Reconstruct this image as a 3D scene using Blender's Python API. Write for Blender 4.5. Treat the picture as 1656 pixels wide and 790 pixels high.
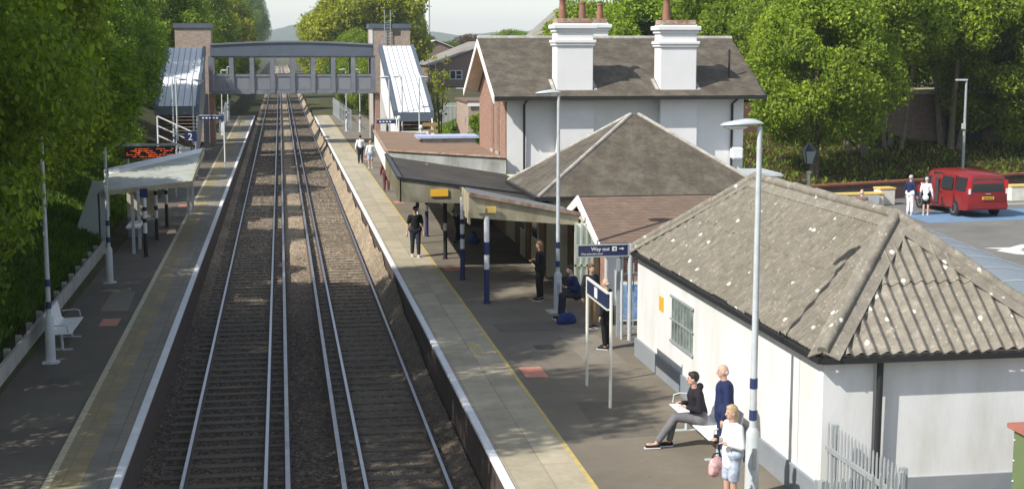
import bpy, bmesh, math, random
import numpy as np
from mathutils import Vector, Matrix
R = math.radians
random.seed(7); RNG = np.random.default_rng(11)
S = bpy.context.scene
for o in list(bpy.data.objects): bpy.data.objects.remove(o)

# ------------------------------------------------------------------ camera, world, sun, exposure
cam_d = bpy.data.cameras.new('camera'); cam = bpy.data.objects.new('camera', cam_d)
S.collection.objects.link(cam); S.camera = cam
cam.location = (0, 0, 6.9); cam.rotation_euler = (R(90-7.8), 0, R(-9.2))
cam_d.sensor_width = 36; cam_d.lens = 50.0; cam_d.clip_start = .2; cam_d.clip_end = 12000
SUN_EL, SUN_PHI = 42.0, 27.0          # light travels towards +X turned PHI towards +Y
w = bpy.data.worlds.new('World'); S.world = w; w.use_nodes = True
nt = w.node_tree; bg = nt.nodes['Background']
sky = nt.nodes.new('ShaderNodeTexSky'); sky.sky_type = 'NISHITA'; sky.sun_disc = False
sky.sun_elevation = R(SUN_EL); sky.sun_rotation = math.atan2(-math.cos(R(SUN_PHI)), -math.sin(R(SUN_PHI)))
sky.air_density = 1.0; sky.dust_density = 0.6; sky.ozone_density = 1.0
hsv = nt.nodes.new('ShaderNodeHueSaturation'); hsv.inputs['Saturation'].default_value = .62
nt.links.new(sky.outputs[0], hsv.inputs['Color']); nt.links.new(hsv.outputs[0], bg.inputs[0]); bg.inputs[1].default_value = 0.125
sd = bpy.data.lights.new('sun', 'SUN'); sd.energy = 4.3; sd.angle = R(.5); sd.color = (1, .95, .87)
so = bpy.data.objects.new('sun', sd); S.collection.objects.link(so)
ce = math.cos(R(SUN_EL))
ldir = Vector((ce*math.cos(R(SUN_PHI)), ce*math.sin(R(SUN_PHI)), -math.sin(R(SUN_EL))))
so.rotation_euler = ldir.to_track_quat('-Z', 'Y').to_euler()
S.view_settings.view_transform = 'Standard'; S.view_settings.look = 'None'
S.view_settings.exposure = 0.55; S.view_settings.gamma = 1; S.view_settings.use_curve_mapping = False

# ------------------------------------------------------------------ helpers
COL = S.collection
class MB:
    def __init__(s): s.v = []; s.f = []; s.m = []; s.cm = 0
    def add(s, vs, fs, m=None):
        b = len(s.v); s.v += [tuple(p) for p in vs]
        s.f += [tuple(i+b for i in f) for f in fs]; s.m += [s.cm if m is None else m]*len(fs); return s
    def box(s, a, b, rz=0, c=None, m=None):
        x0, y0, z0 = a; x1, y1, z1 = b
        vs = [(x0,y0,z0),(x1,y0,z0),(x1,y1,z0),(x0,y1,z0),(x0,y0,z1),(x1,y0,z1),(x1,y1,z1),(x0,y1,z1)]
        if rz:
            c = c or ((x0+x1)/2, (y0+y1)/2); k, q = math.cos(rz), math.sin(rz)
            vs = [(c[0]+(x-c[0])*k-(y-c[1])*q, c[1]+(x-c[0])*q+(y-c[1])*k, z) for x, y, z in vs]
        return s.add(vs, [(3,2,1,0),(4,5,6,7),(0,1,5,4),(1,2,6,5),(2,3,7,6),(3,0,4,7)], m)
    def beam(s, p, q, w, h, m=None, up=(0,0,1)):
        p, q = Vector(p), Vector(q); d = (q-p).normalized(); u = Vector(up)
        if abs(d.dot(u)) > .98: u = Vector((0,1,0))
        r = d.cross(u).normalized(); u = r.cross(d)
        vs = [e + r*sx*w/2 + u*sz*h/2 for e in (p, q) for sx, sz in ((-1,-1),(1,-1),(1,1),(-1,1))]
        return s.add(vs, [(3,2,1,0),(4,5,6,7),(0,1,5,4),(1,2,6,5),(2,3,7,6),(3,0,4,7)], m)
    def tube(s, pts, rad, n=10, m=None, caps=True):
        pts = [Vector(p) for p in pts]
        if not hasattr(rad, '__len__'): rad = [rad]*len(pts)
        vs = []; prev = None
        for i, p in enumerate(pts):
            d = (pts[min(i+1, len(pts)-1)] - pts[max(i-1, 0)]).normalized()
            u = Vector((0,0,1)) if abs(d.z) < .95 else Vector((0,1,0))
            r = d.cross(u).normalized()
            if prev and r.dot(prev) < 0: r = -r
            prev = r; u = r.cross(d)
            vs += [p + (r*math.cos(a) + u*math.sin(a))*rad[i] for a in [2*math.pi*k/n for k in range(n)]]
        fs = [(i*n+k, i*n+(k+1) % n, (i+1)*n+(k+1) % n, (i+1)*n+k) for i in range(len(pts)-1) for k in range(n)]
        if caps: fs += [tuple(range(n)), tuple(range((len(pts)-1)*n, len(pts)*n))]
        return s.add(vs, fs, m)
    def lathe(s, prof, c=(0,0,0), n=16, m=None, axis='z'):
        vs = []
        for r, z in prof:
            for k in range(n):
                a = 2*math.pi*k/n; x, y = r*math.cos(a), r*math.sin(a)
                p = {'z': (x,y,z), 'x': (z,x,y), 'y': (x,z,y)}[axis]
                vs.append((c[0]+p[0], c[1]+p[1], c[2]+p[2]))
        N = len(prof)
        fs = [(i*n+k, i*n+(k+1) % n, (i+1)*n+(k+1) % n, (i+1)*n+k) for i in range(N-1) for k in range(n)]
        fs += [tuple(range(n)), tuple(range((N-1)*n, N*n))]
        return s.add(vs, fs, m)
    def prism(s, poly, d, m=None):
        """poly: list of 3-D points (planar), d: offset vector"""
        n = len(poly); d = Vector(d); vs = [Vector(p) for p in poly]; vs += [v+d for v in vs]
        fs = [tuple(range(n)), tuple(range(n, 2*n))[::-1]] + [(i, (i+1) % n, n+(i+1) % n, n+i) for i in range(n)]
        return s.add(vs, fs, m)
    def cap(s, a, b, ra, rb, n=10, k=4):
        """closed tapered capsule"""
        a, b = Vector(a), Vector(b); L = (b-a).length
        d = (b-a).normalized() if L > 1e-6 else Vector((0,0,1))
        u = Vector((0,0,1)) if abs(d.z) < .9 else Vector((0,1,0)); r = d.cross(u).normalized(); u = r.cross(d)
        rings = [(-ra*math.cos(t), ra*math.sin(t)) for t in [math.pi/2*i/k for i in range(k+1)]]
        rings += [(L+rb*math.sin(t), rb*math.cos(t)) for t in [math.pi/2*i/k for i in range(k+1)]]
        vs = [a+d*rings[0][0]]
        for z, q in rings[1:-1]:
            vs += [a+d*z+(r*math.cos(t)+u*math.sin(t))*q for t in [2*math.pi*j/n for j in range(n)]]
        vs.append(a+d*rings[-1][0]); M = len(rings)-2
        fs = [(0, 1+(j+1) % n, 1+j) for j in range(n)]
        fs += [(1+i*n+j, 1+i*n+(j+1) % n, 1+(i+1)*n+(j+1) % n, 1+(i+1)*n+j) for i in range(M-1) for j in range(n)]
        e = len(vs)-1; fs += [(1+(M-1)*n+j, 1+(M-1)*n+(j+1) % n, e) for j in range(n)]
        return s.add(vs, fs)
    def ell(s, c, r, n=14, k=10, m=None):
        vs = [(c[0], c[1], c[2]-r[2])]
        for i in range(1, k):
            t = math.pi*i/k
            vs += [(c[0]+r[0]*math.sin(t)*math.cos(a), c[1]+r[1]*math.sin(t)*math.sin(a), c[2]-r[2]*math.cos(t)) for a in [2*math.pi*j/n for j in range(n)]]
        vs.append((c[0], c[1], c[2]+r[2])); M = k-1
        fs = [(0, 1+(j+1) % n, 1+j) for j in range(n)]
        fs += [(1+i*n+j, 1+i*n+(j+1) % n, 1+(i+1)*n+(j+1) % n, 1+(i+1)*n+j) for i in range(M-1) for j in range(n)]
        e = len(vs)-1; fs += [(1+(M-1)*n+j, 1+(M-1)*n+(j+1) % n, e) for j in range(n)]
        return s.add(vs, fs, m)
    def rot(s, rz, c=(0,0)):
        k, q = math.cos(rz), math.sin(rz)
        s.v = [(c[0]+(x-c[0])*k-(y-c[1])*q, c[1]+(x-c[0])*q+(y-c[1])*k, z) for x, y, z in s.v]; return s
    def build(s, name, mats, parent=None, smooth=False, bevel=0, world=True):
        me = bpy.data.meshes.new(name)
        off = Vector((0,0,0))
        if parent is not None and world:
            r = parent
            while r.parent: r = r.parent
            off = Vector(r.location)
        me.from_pydata([tuple(Vector(p)-off) for p in s.v], [], s.f)
        if not isinstance(mats, (list, tuple)): mats = [mats]
        for m_ in mats: me.materials.append(m_)
        me.polygons.foreach_set('material_index', s.m)
        bm = bmesh.new(); bm.from_mesh(me); bmesh.ops.recalc_face_normals(bm, faces=bm.faces)
        if bevel: bmesh.ops.bevel(bm, geom=bm.edges[:], offset=bevel, segments=2, affect='EDGES', clamp_overlap=True)
        bm.to_mesh(me); bm.free()
        if smooth:
            me.polygons.foreach_set('use_smooth', [True]*len(me.polygons))
            try: me.set_sharp_from_angle(angle=R(38))
            except Exception: pass
        o = bpy.data.objects.new(name, me); COL.objects.link(o); o.parent = parent; return o

def tag(o, label=None, cat=None, group=None, kind=None):
    if label: o['label'] = label
    if cat: o['category'] = cat
    if group: o['group'] = group
    if kind: o['kind'] = kind
    return o
def thing(name, label, cat, loc=(0,0,0), rz=0, group=None):
    o = bpy.data.objects.new(name, None); COL.objects.link(o); o.location = loc; o.rotation_euler = (0,0,rz)
    o.empty_display_size = .1
    return tag(o, label, cat, group)
def dup(root, loc, rz=None, label=None, scale=None, parent=None):
    r = root.copy(); COL.objects.link(r); r.parent = parent
    for ch in root.children: dup(ch, None, parent=r)
    if loc is not None:
        r.location = loc
        if rz is not None: r.rotation_euler = (0,0,rz)
    if label: r['label'] = label
    if scale: r.scale = scale
    return r
def setmesh(name, V, Fq, mats, parent=None, smooth=False):
    me = bpy.data.meshes.new(name); n = len(Fq)
    me.vertices.add(len(V)); me.vertices.foreach_set('co', np.asarray(V, np.float32).ravel())
    me.loops.add(n*4); me.loops.foreach_set('vertex_index', np.asarray(Fq, np.int32).ravel())
    me.polygons.add(n); me.polygons.foreach_set('loop_start', np.arange(0, n*4, 4, dtype=np.int32))
    me.update(calc_edges=True); me.validate()
    if smooth: me.polygons.foreach_set('use_smooth', [True]*n)
    if not isinstance(mats, (list, tuple)): mats = [mats]
    for m_ in mats: me.materials.append(m_)
    o = bpy.data.objects.new(name, me); COL.objects.link(o); o.parent = parent; return o
def gridmesh(name, xs, ys, h, mat, kind='structure'):
    X, Y = np.meshgrid(xs, ys); Z = h(X, Y); nx = len(xs)
    V = np.stack([X.ravel(), Y.ravel(), Z.ravel()], 1)
    i, j = np.meshgrid(np.arange(nx-1), np.arange(len(ys)-1)); a = (j*nx+i).ravel()
    o = setmesh(name, V, np.stack([a, a+1, a+1+nx, a+nx], 1), mat, smooth=True)
    return tag(o, kind=kind)

# ------------------------------------------------------------------ materials
def new_mat(name):
    m = bpy.data.materials.new(name); m.use_nodes = True; t = m.node_tree
    return m, t, t.nodes['Principled BSDF']
def N(t, kind, **kw):
    n = t.nodes.new(kind)
    for k, v in kw.items():
        if k in n.inputs: n.inputs[k].default_value = v
        else: setattr(n, k, v)
    return n
def ramp(t, src, stops):
    r = t.nodes.new('ShaderNodeValToRGB'); e = r.color_ramp.elements
    while len(e) < len(stops): e.new(.5)
    for i, (p, c) in enumerate(stops):
        e[i].position = p; e[i].color = (c, c, c, 1) if not hasattr(c, '__len__') else (*c, 1)
    t.links.new(src, r.inputs[0]); return r.outputs[0]
def mixc(t, fac, a, b, mode='MIX'):
    n = t.nodes.new('ShaderNodeMix'); n.data_type = 'RGBA'; n.blend_type = mode
    for idx, v in ((0, fac), (6, a), (7, b)):
        if isinstance(v, (int, float)): n.inputs[idx].default_value = v
        elif isinstance(v, (tuple, list)): n.inputs[idx].default_value = (*v, 1) if len(v) == 3 else v
        else: t.links.new(v, n.inputs[idx])
    return n.outputs[2]
def bump(t, b, h, strength=.3, dist=.02):
    n = N(t, 'ShaderNodeBump'); n.inputs['Strength'].default_value = strength; n.inputs['Distance'].default_value = dist
    t.links.new(h, n.inputs['Height']); t.links.new(n.outputs[0], b.inputs['Normal'])
def noise(t, co, sc, det=4, rough=.6, out='Fac'):
    n = N(t, 'ShaderNodeTexNoise'); n.inputs['Scale'].default_value = sc; n.inputs['Detail'].default_value = det
    n.inputs['Roughness'].default_value = rough
    t.links.new(co, n.inputs['Vector']); return n.outputs[out]
def coords(t, kind='Object', scale=None):
    c = t.nodes.new('ShaderNodeTexCoord').outputs[kind]
    if scale:
        mp = t.nodes.new('ShaderNodeMapping'); mp.inputs['Scale'].default_value = scale; t.links.new(c, mp.inputs[0]); c = mp.outputs[0]
    return c
def plain(name, col, rough=.6, metal=0, var=.18, sc=3.0, dirt=None, dsc=.6, bmp=.15, spec=.5, scale=None):
    m, t, b = new_mat(name); co = coords(t, scale=scale)
    n1 = noise(t, co, sc, 6); lo = tuple(c*(1-var) for c in col); hi = tuple(min(1, c*(1+var*.6)) for c in col)
    c = ramp(t, n1, [(.3, lo), (.7, hi)])
    if dirt:
        n2 = noise(t, co, dsc, 8, .7); c = mixc(t, ramp(t, n2, [(.45, 0), (.72, .85)]), c, dirt)
    t.links.new(c, b.inputs['Base Color']); b.inputs['Roughness'].default_value = rough; b.inputs['Metallic'].default_value = metal
    b.inputs['Specular IOR Level'].default_value = spec
    if bmp: bump(t, b, noise(t, co, sc*12, 3), bmp, .01)
    return m
def wall_uv(t):
    c = coords(t); sp = t.nodes.new('ShaderNodeSeparateXYZ'); t.links.new(c, sp.inputs[0])
    a = N(t, 'ShaderNodeMath', operation='ADD'); t.links.new(sp.outputs[0], a.inputs[0]); t.links.new(sp.outputs[1], a.inputs[1])
    cb = t.nodes.new('ShaderNodeCombineXYZ'); t.links.new(a.outputs[0], cb.inputs[0]); t.links.new(sp.outputs[2], cb.inputs[1])
    return cb.outputs[0], c
def bricks(name, c1, c2, mortar, bw=.225, bh=.075, mort=.012, rough=.85, wear=None, wsc=.8, bstr=.4, wamt=.7):
    m, t, b = new_mat(name); uv, co = wall_uv(t)
    br = N(t, 'ShaderNodeTexBrick'); br.inputs['Scale'].default_value = 1
    br.inputs['Color1'].default_value = (*c1, 1); br.inputs['Color2'].default_value = (*c2, 1); br.inputs['Mortar'].default_value = (*mortar, 1)
    br.inputs['Mortar Size'].default_value = mort; br.inputs['Brick Width'].default_value = bw; br.inputs['Row Height'].default_value = bh
    br.inputs['Bias'].default_value = 0; br.inputs['Mortar Smooth'].default_value = .3
    t.links.new(uv, br.inputs['Vector'])
    n = noise(t, co, 4, 6); c = mixc(t, .55, br.outputs['Color'], ramp(t, n, [(.3, .4), (.7, 1.0)]), 'MULTIPLY')
    if wear:
        c = mixc(t, ramp(t, noise(t, co, wsc, 9, .75), [(.45, 0), (.7, wamt)]), c, wear)
    t.links.new(c, b.inputs['Base Color']); b.inputs['Roughness'].default_value = rough
    iv = N(t, 'ShaderNodeMath', operation='SUBTRACT'); iv.inputs[0].default_value = 1; t.links.new(br.outputs['Fac'], iv.inputs[1])
    ad = N(t, 'ShaderNodeMath', operation='MULTIPLY_ADD'); t.links.new(noise(t, co, 30, 2), ad.inputs[0]); ad.inputs[1].default_value = .5; t.links.new(iv.outputs[0], ad.inputs[2])
    bump(t, b, ad.outputs[0], bstr, .015)
    return m
def leafmat(name, dark, light, brown=None):
    m, t, b = new_mat(name)
    g = t.nodes.new('ShaderNodeNewGeometry'); co = coords(t)
    oi = t.nodes.new('ShaderNodeObjectInfo')
    c = ramp(t, g.outputs['Random Per Island'], [(0, dark), (.55, tuple((a+q)/2 for a, q in zip(dark, light))), (1, light)])
    c = mixc(t, .6, c, ramp(t, noise(t, co, .45, 3), [(.32, (.5,.55,.45)), (.66, (1.45,1.32,1.0))]), 'MULTIPLY')
    hs = N(t, 'ShaderNodeHueSaturation'); t.links.new(c, hs.inputs['Color'])
    mr = N(t, 'ShaderNodeMapRange'); mr.inputs[3].default_value = .488; mr.inputs[4].default_value = .508
    t.links.new(oi.outputs['Random'], mr.inputs[0]); t.links.new(mr.outputs[0], hs.inputs['Hue'])
    t.links.new(hs.outputs[0], b.inputs['Base Color']); b.inputs['Roughness'].default_value = .55
    b.inputs['Specular IOR Level'].default_value = .25
    tr = t.nodes.new('ShaderNodeBsdfTranslucent'); t.links.new(mixc(t, 1, hs.outputs[0], (1.3, 1.5, .5, 1), 'MULTIPLY'), tr.inputs[0])
    mx = t.nodes.new('ShaderNodeMixShader'); mx.inputs[0].default_value = .48
    t.links.new(b.outputs[0], mx.inputs[1]); t.links.new(tr.outputs[0], mx.inputs[2])
    t.links.new(mx.outputs[0], t.nodes['Material Output'].inputs['Surface'])
    return m
def glassy(name, col, rough=.08):
    m, t, b = new_mat(name); b.inputs['Base Color'].default_value = (*col, 1); b.inputs['Roughness'].default_value = rough
    b.inputs['Specular IOR Level'].default_value = .8; return m
def ground_mix(name, cols, scs, bm=.4, bd=.03, bsc=14, rough=.95):
    m, t, b = new_mat(name); co = coords(t)
    c = ramp(t, noise(t, co, scs[0], 8, .7), [(.3, cols[0]), (.5, cols[1]), (.72, cols[2])])
    c = mixc(t, .7, c, ramp(t, noise(t, co, scs[1], 4, .8), [(.25, .35), (.75, 1.25)]), 'MULTIPLY')
    t.links.new(c, b.inputs['Base Color']); b.inputs['Roughness'].default_value = rough
    b.inputs['Specular IOR Level'].default_value = .2
    bump(t, b, noise(t, co, bsc, 5, .8), bm, bd); return m
def ballast_mat(name, c):
    m, t, b = new_mat(name); co = coords(t)
    v = N(t, 'ShaderNodeTexVoronoi'); v.inputs['Scale'].default_value = 17; t.links.new(co, v.inputs['Vector'])
    sp = t.nodes.new('ShaderNodeSeparateColor'); t.links.new(v.outputs['Color'], sp.inputs[0])
    cc = ramp(t, sp.outputs[0], [(0, tuple(k*.35 for k in c)), (.5, c), (.85, tuple(k*1.3 for k in c)), (1, tuple(min(1, k*2.2) for k in c))])
    cc = mixc(t, .8, cc, ramp(t, noise(t, co, .35, 6, .7), [(.3, (.62,.58,.52)), (.7, (1.35,1.3,1.25))]), 'MULTIPLY')
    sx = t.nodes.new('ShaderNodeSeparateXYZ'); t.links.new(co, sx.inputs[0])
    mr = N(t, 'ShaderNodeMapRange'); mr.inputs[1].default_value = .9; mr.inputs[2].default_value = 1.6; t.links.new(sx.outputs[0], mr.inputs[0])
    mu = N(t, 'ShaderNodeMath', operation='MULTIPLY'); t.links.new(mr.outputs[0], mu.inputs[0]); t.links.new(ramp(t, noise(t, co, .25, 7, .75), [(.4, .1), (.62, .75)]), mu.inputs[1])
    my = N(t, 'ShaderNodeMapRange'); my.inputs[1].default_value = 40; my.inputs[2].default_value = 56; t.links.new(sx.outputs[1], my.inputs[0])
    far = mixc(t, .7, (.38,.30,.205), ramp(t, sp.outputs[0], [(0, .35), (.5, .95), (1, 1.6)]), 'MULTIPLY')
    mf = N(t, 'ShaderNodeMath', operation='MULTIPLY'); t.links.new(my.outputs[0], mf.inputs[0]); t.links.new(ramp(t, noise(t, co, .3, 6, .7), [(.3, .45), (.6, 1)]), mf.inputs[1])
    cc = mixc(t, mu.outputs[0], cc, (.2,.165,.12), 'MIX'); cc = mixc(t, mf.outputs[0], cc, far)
    t.links.new(cc, b.inputs['Base Color']); b.inputs['Roughness'].default_value = .95
    bump(t, b, v.outputs['Distance'], .9, .05); return m
def asphalt_mat(name, c, patch):
    m, t, b = new_mat(name); co = coords(t)
    cc = ramp(t, noise(t, co, .35, 9, .72), [(.3, tuple(k*.72 for k in c)), (.52, c), (.75, patch)])
    cc = mixc(t, .8, cc, ramp(t, noise(t, co, 45, 3, .9), [(.25, .6), (.75, 1.35)]), 'MULTIPLY')
    st = N(t, 'ShaderNodeTexVoronoi'); st.inputs['Scale'].default_value = 1.7; t.links.new(co, st.inputs['Vector'])
    cc = mixc(t, ramp(t, st.outputs['Distance'], [(0, .75), (.045, .55), (.07, 0)]), cc, tuple(k*.45 for k in c))
    t.links.new(cc, b.inputs['Base Color']); b.inputs['Roughness'].default_value = .9
    bump(t, b, noise(t, co, 60, 3, .8), .35, .01); return m
def slabs_mat(name, c, bw, bh, mortar, wear=None, dots=False):
    m, t, b = new_mat(name); co = coords(t)
    sp = t.nodes.new('ShaderNodeSeparateXYZ'); t.links.new(co, sp.inputs[0])
    cb = t.nodes.new('ShaderNodeCombineXYZ'); t.links.new(sp.outputs[1], cb.inputs[0]); t.links.new(sp.outputs[0], cb.inputs[1])
    br = N(t, 'ShaderNodeTexBrick'); br.offset = 0; br.inputs['Scale'].default_value = 1
    br.inputs['Color1'].default_value = (*c, 1); br.inputs['Color2'].default_value = (*[k*.8 for k in c], 1); br.inputs['Mortar'].default_value = (*mortar, 1)
    br.inputs['Mortar Size'].default_value = .012; br.inputs['Brick Width'].default_value = bw; br.inputs['Row Height'].default_value = bh
    t.links.new(cb.outputs[0], br.inputs['Vector'])
    cc = mixc(t, .7, br.outputs['Color'], ramp(t, noise(t, co, 1.3, 9, .75), [(.3, .55), (.7, 1.15)]), 'MULTIPLY')
    if wear: cc = mixc(t, ramp(t, noise(t, co, .8, 8, .75), [(.42, 0), (.66, .8)]), cc, wear)
    t.links.new(cc, b.inputs['Base Color']); b.inputs['Roughness'].default_value = .85
    bump(t, b, noise(t, co, 40, 3), .3, .01); return m
def paint_worn(name, c, under, lo=.5, hi=.62, sc=5, rough=.6):
    m, t, b = new_mat(name); co = coords(t)
    cc = ramp(t, noise(t, co, 2, 5), [(.3, tuple(k*.85 for k in c)), (.7, c)])
    cc = mixc(t, ramp(t, noise(t, co, sc, 9, .8), [(lo, 0), (hi, .9)]), cc, under)
    t.links.new(cc, b.inputs['Base Color']); b.inputs['Roughness'].default_value = rough; return m
def lichen_mat(name, c, spot=(.75,.72,.64)):
    m, t, b = new_mat(name); co = coords(t)
    cc = ramp(t, noise(t, co, 5, 9, .8), [(.25, tuple(k*.3 for k in c)), (.42, tuple(k*.75 for k in c)), (.55, c), (.7, tuple(k*1.6 for k in c))])
    cc = mixc(t, ramp(t, noise(t, co, .5, 6, .7), [(.45, 0), (.75, .45)]), cc, (.13, .11, .075))
    wv = N(t, 'ShaderNodeTexVoronoi'); wv.inputs['Scale'].default_value = 4.2; wv.inputs['Randomness'].default_value = 1
    nz = noise(t, co, 9, 3, out='Color'); dd = mixc(t, .06, co, nz); t.links.new(dd, wv.inputs['Vector'])
    sp = t.nodes.new('ShaderNodeSeparateColor'); t.links.new(wv.outputs['Color'], sp.inputs[0])
    mu = N(t, 'ShaderNodeMath', operation='MULTIPLY'); t.links.new(ramp(t, wv.outputs['Distance'], [(0, 1), (.12, .9), (.2, 0)]), mu.inputs[0])
    t.links.new(ramp(t, sp.outputs[0], [(.62, 0), (.68, 1)]), mu.inputs[1])
    cc = mixc(t, mu.outputs[0], cc, spot)
    w2 = N(t, 'ShaderNodeTexVoronoi'); w2.inputs['Scale'].default_value = 8; t.links.new(co, w2.inputs['Vector'])
    cc = mixc(t, ramp(t, w2.outputs['Distance'], [(0, .7), (.13, .5), (.2, 0)]), cc, tuple(k*1.6 for k in c))
    t.links.new(cc, b.inputs['Base Color']); b.inputs['Roughness'].default_value = .95
    bump(t, b, noise(t, co, 25, 5, .8), .5, .015); return m

M = {}
M['white'] = plain('white_render', (.69,.69,.69), .75, var=.05, sc=1.5, dirt=(.66,.66,.62), dsc=1.1, bmp=.12)
M['white'] = plain('white_render', (.70,.70,.695), .78, var=.07, sc=1.1, dirt=(.55,.55,.5), dsc=1.3, bmp=.25, scale=(1,1,.3))
M['white_clean'] = plain('white_paint', (.75,.75,.745), .6, var=.04, sc=2, bmp=.05)
M['cream'] = plain('cream_paint', (.62,.57,.42), .6, var=.1, sc=2, dirt=(.4,.36,.25), dsc=1.3)
M['plinth'] = plain('grey_plinth', (.22,.25,.28), .7, var=.08, sc=2, dirt=(.3,.3,.3))
M['brick'] = bricks('red_brick', (.40,.17,.10), (.30,.12,.075), (.42,.38,.32))
M['brick_brown'] = bricks('brown_brick', (.28,.17,.12), (.2,.12,.09), (.3,.26,.22))
M['brick_pale'] = bricks('pale_brick', (.50,.36,.28), (.38,.27,.21), (.45,.4,.34))
M['brick_dark'] = bricks('dark_brick', (.10,.06,.045), (.07,.045,.035), (.1,.09,.08))
M['slate'] = bricks('slate_tiles', (.112,.092,.066), (.088,.073,.053), (.06,.05,.037), bw=.2, bh=.07, mort=.006, rough=.8, wear=(.2,.18,.14), wsc=1.6, wamt=.6, bstr=.3)
M['slate_brown'] = bricks('brown_roof_tiles', (.25,.165,.115), (.19,.13,.095), (.12,.085,.065), bw=.17, bh=.06, mort=.006, rough=.9, wear=(.12,.09,.07), wsc=1.0, bstr=.3)
M['lead'] = plain('ridge_mortar', (.42,.4,.36), .85, var=.3, sc=5, dirt=(.2,.18,.15), dsc=2)
M['sheet'] = lichen_mat('corrugated_cement', (.205,.186,.15))
M['sheet_end'] = lichen_mat('corrugated_cement_end', (.24,.218,.178))
M['felt'] = plain('dark_felt', (.04,.034,.027), .85, var=.5, sc=.8, dirt=(.085,.07,.05), dsc=.7, bmp=.1)
M['felt_brown'] = plain('brown_felt', (.24,.155,.10), .95, var=.2, sc=1.5, dirt=(.16,.12,.08), dsc=.8)
M['fascia'] = plain('stained_fascia', (.27,.25,.175), .85, var=.3, sc=2.5, dirt=(.09,.09,.05), dsc=1.6, scale=(1,1,.35))
M['fascia_pale'] = plain('pale_fascia', (.43,.385,.26), .8, var=.25, sc=2.5, dirt=(.2,.15,.08), dsc=1.5, scale=(1,1,.4))
M['fascia_white'] = plain('white_fascia', (.8,.79,.75), .7, var=.06, sc=1.5)
M['parapet'] = plain('stained_render', (.36,.37,.35), .9, var=.35, sc=1.5, dirt=(.1,.1,.08), dsc=1.2, scale=(1,1,.5))
M['rust_edge'] = plain('rusty_edge', (.33,.2,.13), .9, var=.5, sc=9, dirt=(.5,.46,.4), dsc=3)
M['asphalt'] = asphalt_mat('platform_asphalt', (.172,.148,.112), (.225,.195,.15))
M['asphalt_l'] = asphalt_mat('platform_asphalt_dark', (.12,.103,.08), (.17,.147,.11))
M['patch_dark'] = asphalt_mat('asphalt_patch_dark', (.13,.115,.09), (.16,.14,.11)); M['patch_pale'] = asphalt_mat('asphalt_patch_pale', (.205,.18,.14), (.25,.22,.17)); M['cover'] = plain('iron_cover', (.1,.09,.08), .7, .3, var=.3, sc=12)
M['carpark'] = asphalt_mat('car_park_asphalt', (.17,.165,.15), (.2,.19,.17))
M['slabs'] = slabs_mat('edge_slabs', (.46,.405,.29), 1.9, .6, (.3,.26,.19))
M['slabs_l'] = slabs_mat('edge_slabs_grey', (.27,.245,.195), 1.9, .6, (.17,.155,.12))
M['tactile'] = slabs_mat('buff_tactile', (.38,.30,.15), .4, .4, (.25,.2,.11), wear=(.2,.18,.14))
M['white_line'] = paint_worn('white_edge_paint', (.78,.79,.8), (.42,.42,.4), .58, .68, 6)
M['yellow_line'] = paint_worn('yellow_line_paint', (.55,.42,.12), (.3,.27,.2), .5, .62, 6)
M['cream_line'] = paint_worn('faded_line_paint', (.55,.5,.33), (.3,.27,.2), .5, .62, 6)
M['red_patch'] = paint_worn('red_paint', (.55,.22,.15), (.4,.2,.15), .55, .7, 9)
M['blue_paint'] = paint_worn('blue_bay_paint', (.15,.27,.42), (.2,.24,.27), .52, .72, 3)
M['road_white'] = paint_worn('road_white', (.75,.75,.73), (.3,.3,.28), .58, .7, 5)
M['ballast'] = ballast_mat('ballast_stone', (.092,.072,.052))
M['sleeper'] = plain('sleeper_concrete', (.13,.106,.078), .9, var=.4, sc=2, dirt=(.075,.06,.042), dsc=2)
M['rail_side'] = plain('rail_rust', (.075,.052,.04), .8, var=.4, sc=5)
M['rail_top'] = plain('rail_steel', (.42,.43,.45), .38, 1.0, var=.1, sc=3, bmp=0)
M['cond_top'] = plain('conductor_steel', (.38,.38,.39), .45, .8, var=.25, sc=2, bmp=0)
M['soil'] = ground_mix('soil_and_grass', [(.055,.04,.026), (.06,.062,.026), (.075,.095,.028)], (.5, 9))
M['bank'] = ground_mix('bank_soil', [(.03,.028,.02), (.045,.055,.02), (.07,.09,.025)], (.4, 9))
M['hill'] = ground_mix('hill_woods', [(.03,.05,.02), (.04,.07,.025), (.06,.09,.03)], (.01, .06), bsc=.05, bd=3)
M['grass'] = leafmat('grass_blades', (.05,.09,.015), (.12,.2,.03))
M['galv'] = plain('galvanised_grey', (.42,.45,.46), .45, .35, var=.1, sc=4, bmp=.05)
M['post_grey'] = plain('pale_grey_paint', (.50,.54,.56), .45, 0, var=.07, sc=3, dirt=(.36,.38,.38), dsc=2.5, bmp=.05)
M['sign_post'] = plain('off_white_post', (.66,.66,.58), .5, 0, var=.06, sc=3)
M['navy'] = plain('navy_enamel', (.018,.028,.085), .35, var=.1, sc=3, bmp=0)
M['navy_band'] = plain('navy_band', (.02,.035,.12), .5, var=.2, sc=3, bmp=0)
M['blk'] = plain('black_paint', (.02,.02,.022), .45, var=.2, sc=3, bmp=.05)
M['dark'] = plain('dark_interior', (.012,.012,.013), .9, var=.2, bmp=0)
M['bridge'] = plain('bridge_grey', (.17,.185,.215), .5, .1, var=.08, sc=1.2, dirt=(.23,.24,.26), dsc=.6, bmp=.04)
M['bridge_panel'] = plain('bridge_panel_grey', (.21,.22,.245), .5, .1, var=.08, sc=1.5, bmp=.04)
M['bridge_dark'] = plain('bridge_slate_blue', (.10,.125,.16), .5, .1, var=.1, sc=1, bmp=.04)
M['metal_white'] = plain('white_metal_roof', (.7,.73,.74), .65, 0, var=.07, sc=1, bmp=.04)
M['glass'] = glassy('dark_glass', (.02,.025,.028))
M['glass_pale'] = glassy('pale_glass', (.25,.3,.3), .15)
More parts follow.
